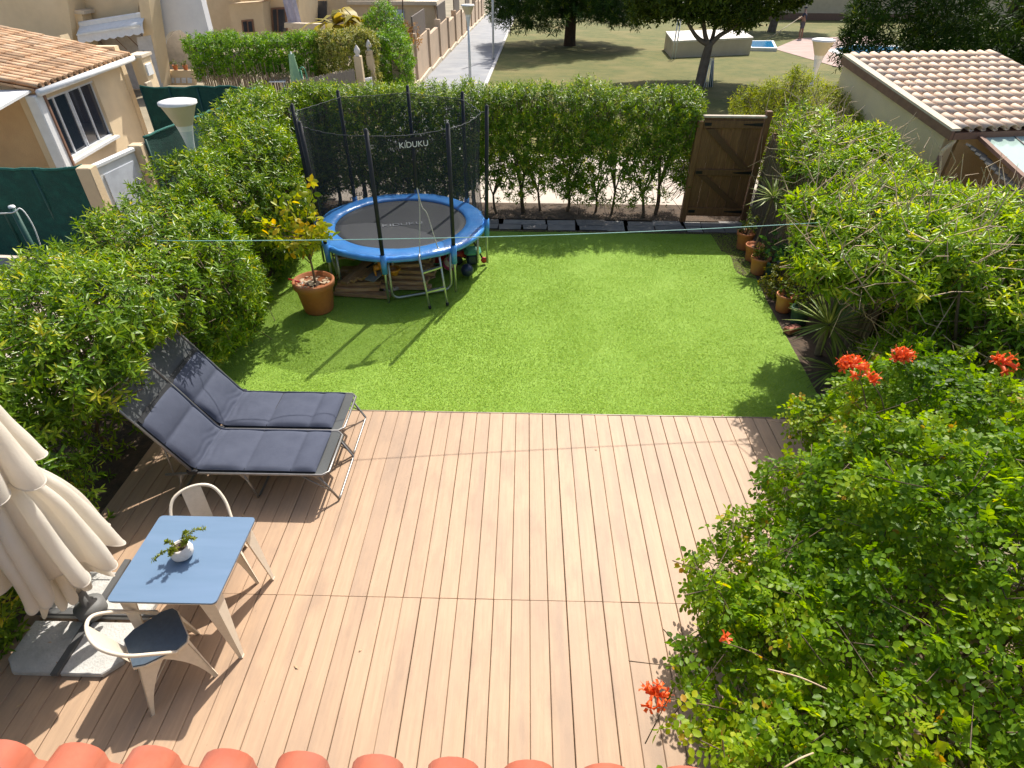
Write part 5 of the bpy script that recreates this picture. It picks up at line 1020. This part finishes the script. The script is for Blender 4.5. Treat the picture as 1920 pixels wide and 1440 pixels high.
# far hedges and reed fence of the next garden
def sd_fh(P):
    c = math.cos(math.radians(18)); s = math.sin(math.radians(18)); Q = P-np.array((-6.9, 19.3, 0)); Q = np.stack([Q[:, 0]*c+Q[:, 1]*s, -Q[:, 0]*s+Q[:, 1]*c, Q[:, 2]], 1)
    return sd_box(Q, (-.85, .1, 1.56), (1.75, .5, .50), .2)-.06*n1(P)-.05*n2(P)
def sd_fm(P):
    c = math.cos(math.radians(18)); s = math.sin(math.radians(18)); Q = P-np.array((-6.9, 19.3, 0)); Q = np.stack([Q[:, 0]*c+Q[:, 1]*s, -Q[:, 0]*s+Q[:, 1]*c, Q[:, 2]], 1)
    return sd_box(Q, (1.75, -.05, 1.25), (.85, .55, .85), .25)-.08*n1(P)-.06*n2(P)
m_far = LEAF('bright_hedge_leaf', [(0, (.03, .085, .008)), (.4, (.085, .22, .016)), (.75, (.18, .36, .035)), (1, (.32, .46, .07))], .36, .35, 1.5); m_var = LEAF('variegated_leaf', [(0, (.05, .09, .02)), (.4, (.16, .20, .06)), (.7, (.36, .36, .16)), (1, (.6, .54, .32))], .45, .3)
hedge('hedge', 'bright green clipped hedge above the brown reed fence', 'hedge', sd_fh, (-10, 17, .6), (-4, 21.5, 2.4), 2300, 8, .10, .032, m_far, None, .15, .4)
hedge('hedge', 'pale variegated hedge between green hedge and pointed posts', 'hedge', sd_fm, (-7.5, 18, .2), (-3.5, 21.5, 2.4), 1500, 8, .11, .04, m_var, None, .15, .4)
def sd_fr(P): return np.minimum(sd_ell(P, (-4.35, 21.2, 1.0), (.75, .8, 1.25)), np.minimum(sd_ell(P, (-4.7, 22.6, 1.25), (.8, 1.0, 1.15)), sd_box(P, (-4.25, 21.0, .7), (.5, .8, .8), .2)))-.08*n1(P)-.06*n2(P)
hedge('bush', 'bright green bush beside the walkway behind the pointed posts', 'bush', sd_fr, (-6, 19.8, 0), (-3.2, 24, 2.7), 2400, 8, .10, .034, m_far, None, .15, .4)
rf2 = thing('reed_fence', 'brown reed fence under the bright green far hedge', 'fence', (-9.0, 18.1, 0)); b = MB()
for i in range(240): t_ = i/239; b.bar((t_*2.9, t_*.75+random.uniform(-.01, .01), -.1), (t_*2.9+random.uniform(-.02, .02), t_*.75, 1.15+random.uniform(-.06, .08)+(.25 if random.random() < .12 else 0)), .016, .012)
b.build('reeds', m_reed, rf2)
rf3 = thing('reed_fence', 'grey weathered reed fence left of the pointed posts', 'fence', (-6.1, 17.1, 0)); b = MB()
for i in range(130): t_ = i/129; b.bar((t_*1.4, t_*.95, -.1), (t_*1.4, t_*.95, 1.25+.15*t_+random.uniform(-.03, .03)), .014, .012)
b.build('reeds', M('grey_reed', (.36, .31, .25), (.25, .21, .17), 4, .9, stretch=(25, 25, .6)), rf3)
for (px, py, lab) in ((668, 86, 'cream post with pointed finial nearest the reed fence'), (690, 76, 'cream post with pointed finial nearest the bright bush')):
    p = pz(px, py, 1.92); t = thing('finial_post', lab, 'post', (p.x, p.y, 0)); MB().box((0, 0, .7), (.2, .2, 1.96), bev=.01).build('shaft', m_pil, t); MB().lathe([(.07, 0), (.05, .04), (.09, .1), (.07, .17), (.02, .25), (0, .27)], 14, (0, 0, 1.68)).build('finial', M('white_finial', (.72, .66, .58), rough=.8) if 'white_finial' not in bpy.data.materials else bpy.data.materials['white_finial'], t)
p = pz(678, 120, .9); o = MB().box((0, 0, .55), (.5, .04, 1.0), bev=.01, rz=.9).build('white_gate', m_gut); o.location = (-4.62, 18.85, 0); tag(o, 'small white gate between the pointed posts', 'gate')
p = pz(545, 97, 1.85); gpz = thing('green_parasol', 'closed pale green parasol in the next garden', 'parasol', (p.x, p.y, 0)); m_gpar = M('green_canvas', (.30, .48, .27), (.25, .42, .23), 4, .85)
MB().tube([(0, 0, -.05), (0, 0, 1.85)], .02, 8).build('pole', m_gut, gpz); b = MB(); b.grid(lambda u, v: ((.20-.13*v)*(.75+.25*abs(math.cos(u*4*math.pi)))*math.cos(u*6.283), (.20-.13*v)*(.75+.25*abs(math.cos(u*4*math.pi)))*math.sin(u*6.283), .75+1.05*v), 64, 6); b.build('canopy', m_gpar, gpz)
p = pz(520, 147, 1.02); tbw = thing('white_table', 'small white square table seen behind the mesh fence', 'table', (p.x, p.y, 0)); MB().box((0, 0, .98), (.62, .62, .04), bev=.01).build('tabletop', m_gut, tbw)
for a in (-1, 1):
    for c in (-1, 1): MB().tube([(a*.25, c*.25, -.05), (a*.25, c*.25, .96)], .02, 6).build('leg', m_gut, tbw)
p = pz(563, 128, 1.45); hp = thing('hose_stand', 'green hose draped over a post beside the green parasol', 'hose', (p.x, p.y, 0)); MB().tube([(0, 0, -.05), (0, 0, 1.4)], .025, 7).build('post', m_tgreen, hp); MB().tube(smooth_path([(-.25, 0, .7), (-.15, 0, 1.1), (0, 0, 1.44), (.12, 0, 1.4), (.14, 0, .9)]), .018, 6).build('hose', m_tgreen, hp)
# banana / palm clump above the far hedge
m_ban = LEAF('banana_leaf', [(0, (.10, .10, .02)), (.5, (.24, .22, .05)), (1, (.42, .34, .12))], .45, .4); bn = thing('banana_plant', 'ragged banana plants behind the variegated hedge', 'banana plant', (-6.4, 24.5, -.1))
for (dx_, dy_) in ((-.3, 0), (.3, .2), (0, .5)):
    tk = MB(); stem([(dx_, dy_, 0), (dx_*1.2, dy_, .9), (dx_*1.4, dy_, 1.9)], .11, .07, tk, 8); tk.build('trunk', M('banana_trunk', (.33, .25, .14), (.22, .16, .09), 6, .9, stretch=(6, 6, 1)) if 'banana_trunk' not in bpy.data.materials else bpy.data.materials['banana_trunk'], bn); rosette('leaves', bn, (dx_*1.4, dy_, 1.9), 16, 1.5, .3, m_ban, .35, .55)
for (px, py, lab) in ((735, 60, 'thin bare sapling left of the blue shutter'), (760, 62, 'thin bare sapling right of the blue shutter')):
    p = py_(px-8, py, 27); t = thing('sapling', lab, 'sapling', (p.x, p.y, -.3)); tk = MB(); stem([(0, 0, 0), (.05, 0, 1.2), (.22, 0, 3.2)], .04, .02, tk, 6); tk.build('trunk', m_branch, t); bush(t, (.25, 0, 3.6), (.5, .5, .4), 60, .14, .05, m_far)
t = thing('dry_bush', 'reddish brown dry bush at the corner of the walkway wall', 'bush', (-4.3, 24.6, -.1)); bush(t, (0, 0, 1.5), (.5, .6, .5), 150, .10, .04, LEAF('dry_leaf', [(0, (.12, .07, .03)), (.5, (.30, .16, .08)), (1, (.45, .28, .16))], .6, .3)); tk = MB(); stem([(0, 0, 0), (.05, 0, .7), (0, 0, 1.3)], .04, .02, tk); tk.build('trunk', m_branch, t)
# ================================================================== LAMP POSTS
m_lpole = M('white_pole', (.66, .68, .68), (.58, .60, .60), 8, .5); m_lcone = M('frosted_cone', (.72, .64, .46), (.66, .58, .40), 3, .5, trans=.35); m_lid = M('lamp_lid', (.80, .78, .74), rough=.5)
def lamp(label, p, z0, r=.225):
    t = thing('lamp_post', label, 'lamp', (p.x, p.y, z0), 0, 'cone lamp posts'); H_ = p.z-z0
    MB().tube([(0, 0, 0), (0, 0, H_-.60)], [.055, .042], 14).build('pole', m_lpole, t); MB().lathe([(.042, H_-.66), (.05, H_-.57), (.065, H_-.47), (.088, H_-.36)], 24).build('funnel', m_lpole, t)
    MB().lathe([(.088, H_-.36), (.105, H_-.295), (.107, H_-.29)], 24).build('collar', m_lid, t); MB().lathe([(.107, H_-.29), (r, H_-.02)], 32).build('diffuser', m_lcone, t); MB().lathe([(r+.012, H_-.03), (r+.012, H_), (r*.8, H_+.015), (0, H_+.02)], 32).build('lid', m_lid, t)
lamp('white cone lamp post rising from the left hedge', pz(332, 190, 2.55), 0)
lamp('white cone lamp post by the yellow shrub near the right house', pz(1545, 74, 2.62), -.05)
lamp('white cone lamp post on the walkway beyond the hedge', pz(877, 9, 2.42), terr(24.5))
for px, py, h, lab in ((925, 112, 4.5, 'thin grey steel pole on the walkway edge'), (957, 62, 1.6, 'short thin grey pole farther along the walkway edge')):
    p = pt(px, py); o = MB().tube([(0, 0, 0), (0, 0, h)], .05, 10).build('steel_pole', m_lpole); o.location = p; tag(o, lab, 'pole')

# ================================================================== PARK
m_block = M('cream_block', (.60, .52, .40), (.54, .46, .35), 2, .85, .2, 30, c3=(.5, .42, .32)); m_btop2 = M('cream_block_top', (.76, .72, .64), rough=.8)
q0, q1, q2 = pt(1258, 109), pt(1405, 103), pt(1244, 94); hB = (py_(1258, 80, q0.y).z-q0.z)
blk = thing('concrete_block', 'long low cream block structure on the park lawn', 'block', q0); e = q1-q0; zT = q0.z+hB; s_ = pz(1245, 62, zT)-pz(1258, 80, zT)
base = [Vector((0, 0, -.4)), Vector((e.x, e.y, -.4+e.z)), Vector((e.x+s_.x, e.y+s_.y, -.4)), Vector((s_.x, s_.y, -.4))]; zt2 = hB
MB().add([Vector((p.x, p.y, -1.2)) for p in base]+[Vector((p.x, p.y, zt2)) for p in base], [(0, 1, 5, 4), (1, 2, 6, 5), (2, 3, 7, 6), (3, 0, 4, 7)]).build('body', m_block, blk)
MB().prism([Vector((p.x*1.01-.03, p.y*1.01-.03, zt2)) for p in base], (0, 0, .08)).build('top_slab', m_btop2, blk)
for px, py in ((1258, 100), (1263, 100)): p = pt(px, py+9)-q0; MB().tube([(p.x, p.y-.3, -.1), (p.x, p.y-.3, hB+1.0)], .03, 6).build('steel_upright', m_lpole, blk)
m_pink = M('pink_paving', (.38, .26, .22), (.33, .225, .19), 2, .85, c3=(.42, .30, .26)); m_water = M('pool_water', (.03, .22, .48), (.03, .28, .55), 2, .06, .3, 6)
park_sheet('pool_terrace', [tuple(pt(*q)[:2]) for q in ((1450, 92), (1498, 72), (1640, 68), (1700, 110), (1572, 127))], .02, m_pink, .6)
pr_ = thing('paddling_pool', 'small blue paddling pool with a white rim past the cream block', 'pool', pt(1432, 89)); L0 = Vector(pr_.location)
ol = [pt(*q)-L0 for q in ((1404, 96), (1456, 97), (1449, 82), (1398, 82))]; MB().prism([p+Vector((0, 0, -.05)) for p in ol], (0, 0, .22)).build('rim', m_gut, pr_); cc = sum(ol, Vector())/4
MB().prism([cc+(p-cc)*.82+Vector((0, 0, .12)) for p in ol], (0, 0, .06)).build('water', m_water, pr_)
park_sheet('pool_edge', [tuple(pt(*q)[:2]) for q in ((1550, 96), (1600, 83), (1680, 86), (1960, 100), (1960, 125), (1600, 112))], .03, m_gut, .6); park_sheet('swimming_pool', [tuple(pt(*q)[:2]) for q in ((1562, 93), (1600, 86), (1670, 89), (1920, 102), (1920, 120), (1612, 107))], .045, m_water, .6)
fb = thing('park_building', 'pale building wall behind the pool trees', 'building', pt(1560, 40)); L0 = Vector(fb.location)
MB().box((6, 3, 1.5), (22, 4, 5)).build('wall', m_stu3, fb); MB().box((6, .97, .25), (22.1, .1, .5)).build('red_base', m_brown, fb); MB().box((-3.6, .95, 2.6), (2.4, .1, 3.2)).build('grey_shutter', m_path, fb)
# person cleaning by the pool
def skin_body(name, verts, edges, radii, mat, parent=None):
    me = bpy.data.meshes.new(name); me.from_pydata(verts, edges, []); o = bpy.data.objects.new(name, me); C.objects.link(o); md = o.modifiers.new('s', 'SKIN'); sv = me.skin_vertices[0].data
    for i, r in enumerate(radii): sv[i].radius = (r, r)
    sv[0].use_root = True; o.modifiers.new('u', 'SUBSURF').levels = 1; dg = bpy.context.evaluated_depsgraph_get(); m2 = bpy.data.meshes.new_from_object(o.evaluated_get(dg)); bpy.data.objects.remove(o); m2.materials.clear(); m2.materials.append(mat); m2.polygons.foreach_set('use_smooth', [True]*len(m2.polygons)); return link(name, m2, mat, parent)
pp_ = pt(1498, 74); pe = thing('person', 'person in dark top and shorts holding a long pole by the pool', 'person', pp_, math.radians(60)); m_sk = M('skin', (.36, .2, .13), rough=.6); m_top = M('dark_top', (.03, .035, .06), rough=.9); m_shorts = M('grey_shorts', (.12, .12, .14), rough=.9)
V_ = [(0, 0, .95), (0, 0, 1.2), (0, .02, 1.42), (0, .04, 1.53), (0, .07, 1.66), (-.10, 0, .90), (-.12, .04, .5), (-.12, -.02, .08), (-.12, .1, .04), (.10, 0, .90), (.13, -.06, .5), (.13, -.12, .08), (.13, 0, .04), (-.2, .02, 1.40), (-.28, .14, 1.14), (-.2, .34, 1.08), (.2, .02, 1.40), (.26, .18, 1.16), (.12, .38, 1.16)]
E_ = [(0, 1), (1, 2), (2, 3), (3, 4), (0, 5), (5, 6), (6, 7), (7, 8), (0, 9), (9, 10), (10, 11), (11, 12), (2, 13), (13, 14), (14, 15), (2, 16), (16, 17), (17, 18)]
skin_body('body', V_, E_, [.14, .14, .15, .055, .10, .09, .062, .045, .04, .09, .062, .045, .04, .06, .045, .035, .06, .045, .035], m_sk, pe)
skin_body('shirt', [(0, 0, .96), (0, 0, 1.2), (0, .02, 1.42), (-.2, .02, 1.40), (-.26, .1, 1.22), (.2, .02, 1.40), (.25, .12, 1.24)], [(0, 1), (1, 2), (2, 3), (3, 4), (2, 5), (5, 6)], [.16, .16, .17, .075, .06, .075, .06], m_top, pe)
skin_body('shorts', [(0, 0, .98), (-.1, 0, .86), (-.12, .03, .56), (.1, 0, .86), (.13, -.05, .56)], [(0, 1), (1, 2), (0, 3), (3, 4)], [.155, .11, .085, .11, .085], m_shorts, pe)
MB().lathe([(.108, 0), (.10, .06), (.06, .11), (0, .125)], 14, (0, .065, 1.67)).build('hair', m_foam, pe)
o = MB().tube([(-1.9, 1.6, .05), (.25, .2, 1.22)], .018, 6).build('cleaning_pole', M('pole_pale', (.6, .5, .35), rough=.5)); o.location = pp_; o.rotation_euler = (0, 0, math.radians(60)); tag(o, 'long pale cleaning pole held by the person at the pool', 'pole')
# ---- trees
m_pbark = M('pine_bark', (.10, .065, .04), (.05, .035, .025), 6, .95, .8, 18, stretch=(3, 3, .8)); m_cbark = M('carob_bark', (.20, .16, .12), (.12, .095, .07), 5, .9, .6, 15)
m_pine = LEAF('pine_needles', [(0, (.012, .034, .010)), (.5, (.03, .075, .018)), (.85, (.075, .14, .028)), (1, (.17, .22, .04))], .5, .2, 1.2, .4); m_carob = LEAF('carob_leaf', [(0, (.02, .045, .012)), (.5, (.05, .095, .022)), (.85, (.12, .18, .045)), (1, (.2, .25, .08))], .4, .25, 1.3)
def tree(name, label, base, trunk, r0, sdf, lo, hi, n, nl, L, W, mat, bark, keep=None, limbs=(), length=.2, depth=.3, maxd=.9, up=.2, spread=(35, 80)):
    t = thing(name, label, 'tree', base); L0 = np.array(base); b = MB(); stem(trunk, r0, r0*.6, b, 12, 5); b.build('trunk', bark, t)
    for l_ in limbs: b = MB(); stem(l_, r0*.5, r0*.15, b, 8, 4); b.build('limb', bark, t)
    P, G = shell(sdf, lo, hi, n, depth, maxd, keep); A = G+np.array([0, 0, up])+rng.normal(0, .45, P.shape); a = sprigs(P, A, nl, L, W, spread, length, .25)
    link('crown', leaf_mesh('crown', *a, mat, fold=.15), mat, t); return t
nT = Noise3(.9, 10, 51); nT2 = Noise3(2.6, 12, 52)
# carob in the middle of the lawn
cb = pt(1312, 161); cz = py_(1320, 55, cb.y).z-cb.z+.62; zf = py_(1318, 78, cb.y).z-cb.z
def sd_car(P): return np.maximum(sd_ell(P, (.1, .6, cz+1.7), (3.45, 3.2, 2.05)), -(P[:, 2]-cz+.15+.02*P[:, 0]**2))-.22*nT(P*1.2)-.14*nT2(P)
tree('carob_tree', 'dark round-crowned tree with forked trunk on the park lawn', cb, [(0, 0, -.1), (.03, 0, zf*.6), (.1, .02, zf)], .21, sd_car, (-4.2, -3.4, cz-.7), (4.4, 4.6, cz+4.2), 6500, 9, .20, .09, m_carob, m_cbark, lambda P: np.where(P[:, 2] < cz+1.2, 1, .45),
     [[(.06, 0, zf-.15), (-.15, .0, zf+.25), (-.5, .1, cz+.2), (-1.2, .2, cz+.8)], [(.08, .03, zf-.15), (.4, .0, zf+.2), (1.0, .1, zf+.55), (1.9, .2, cz+.5)], [(.1, .05, zf-.1), (.25, .3, zf+.3), (.5, 1.2, cz+1.2)], [(.06, 0, zf-.1), (-.5, -.1, zf+.2), (-1.3, -.3, cz+.1)]], .3)
pb_ = pt(1068, 86); pzc = py_(1068, 34, pb_.y).z-pb_.z+.75
def sd_pin(P):
    z = P[:, 2]-pzc; r = np.linalg.norm(P[:, :2], axis=1); R = np.clip(3.9-z*.33, .3, 9); return np.maximum(r-R+.0, -(z+.35-.25*np.sin(3*np.arctan2(P[:, 1], P[:, 0]))))*.8-.35*nT(P)-.2*nT2(P)
tree('pine_tree', 'dark conifer with thick straight trunk beside the walkway lawn', pb_, [(0, 0, -.1), (0, 0, 2), (.1, 0, pzc+9)], .36, sd_pin, (-6.5, -6.5, pzc-1), (6.5, 6.5, pzc+11), 6200, 11, .32, .05, m_pine, m_pbark, lambda P: np.where(P[:, 2] < pzc+2.2, 1, .6), [], .3, .4, 1.3)
bc = Vector((17.0, 24.5, terr(24.5)))
def sd_big(P):
    z = P[:, 2]; r = np.linalg.norm(P[:, :2]*np.array([.88, 1.0]), axis=1); R = np.clip(4.3-np.abs(z-3.0)*.30, .3, 9)+.35*np.sin(4*np.arctan2(P[:, 1], P[:, 0])+z); return np.maximum(r-R, -(z-.9))*.8-.5*nT(P)-.22*nT2(P)
tree('cypress_tree', 'huge dark spreading conifer behind the right-hand house roof', bc, [(0, 0, -.1), (.1, 0, 3), (0, 0, 8)], .45, sd_big, (-6.5, -6, .2), (6.5, 6, 9), 6800, 12, .30, .045, m_pine, m_pbark, lambda P: np.where(P[:, 1] > 1.5, .25, 1)*np.where(P[:, 2] > 6, .4, 1), [], .35, .4, 1.3)
sb = pt(1446, 60)
def sd_sm(P): return sd_ell(P, (0, 0, 3.6), (3.4, 3.0, 1.7))-.3*nT(P)-.2*nT2(P)
tree('park_tree', 'smaller shady tree beyond the cream block near the pool', sb, [(0, 0, -.1), (.1, 0, 1.5), (.2, 0, 3.2)], .3, sd_sm, (-4.5, -4, 1.3), (4.5, 4, 6.2), 1800, 9, .3, .14, m_carob, m_cbark, None, [], .3)
# folded clothes airer leaning on the carob trunk
ai = thing('clothes_airer', 'folded white clothes airer leaning on the forked tree trunk', 'airer', pt(1325, 162)+Vector((0, -.1, 0)), .3)
for k_ in range(5): MB().tube([(-.22+k_*.09, -.12, 0), (-.02+k_*.03, .1, .95)], .012, 5).build('rod', m_gut, ai)
MB().prism([(.05, -.05, 0), (.22, -.05, 0), (.14, .1, .85), (.06, .1, .85)], (0, .03, 0)).build('cover', M('dark_green_cover', (.02, .06, .05), rough=.8), ai); MB().tube([(.22, -.02, 0), (.10, .1, 1.05)], .014, 5).build('side_rail', M('airer_wood', (.5, .38, .25), rough=.7), ai)
# fallen leaves on the deck
m_fall = M('fallen_leaf', (.55, .40, .24), (.40, .26, .14), 30, .8)
for q, (px, py) in enumerate([(438, 962), (456, 964), (330, 966), (98, 1205), (28, 1330), (115, 1250), (1120, 845), (560, 1255), (672, 1222), (1352, 782)]):
    lab = ['dry leaf in the lounger shade, left of a pair', 'dry leaf in the lounger shade, right of a pair', 'dry leaf just behind the far chair back', 'dry leaf on the slab nearest the hedge', 'dry leaf on the deck at the far left', 'dry leaf in the parasol shadow on the slab', 'small dry leaf on the open deck near the lawn', 'small dry leaf on the deck right of the table', 'small dry leaf in the middle of the deck', 'dry leaf at the lawn edge of the deck by the shrub'][q]
    b = MB(); L_ = random.uniform(.03, .07); b.add([(0, 0, .004), (L_*.4, L_*.13, .012), (L_, 0, .006), (L_*.4, -L_*.13, .012)], [(0, 3, 2, 1)]); b.prism([(0, 0, .004), (L_*.5, .004, .007), (L_, 0, .006)], (0, 0, .001))
    o = b.build('fallen_leaf', m_fall); z_ = .044 if q in (3, 5) else 0; p = pz(px, py, z_); o.location = p; o.rotation_euler = (0, 0, random.uniform(0, 6)); tag(o, lab, 'leaf', 'dry leaves fallen on the deck')
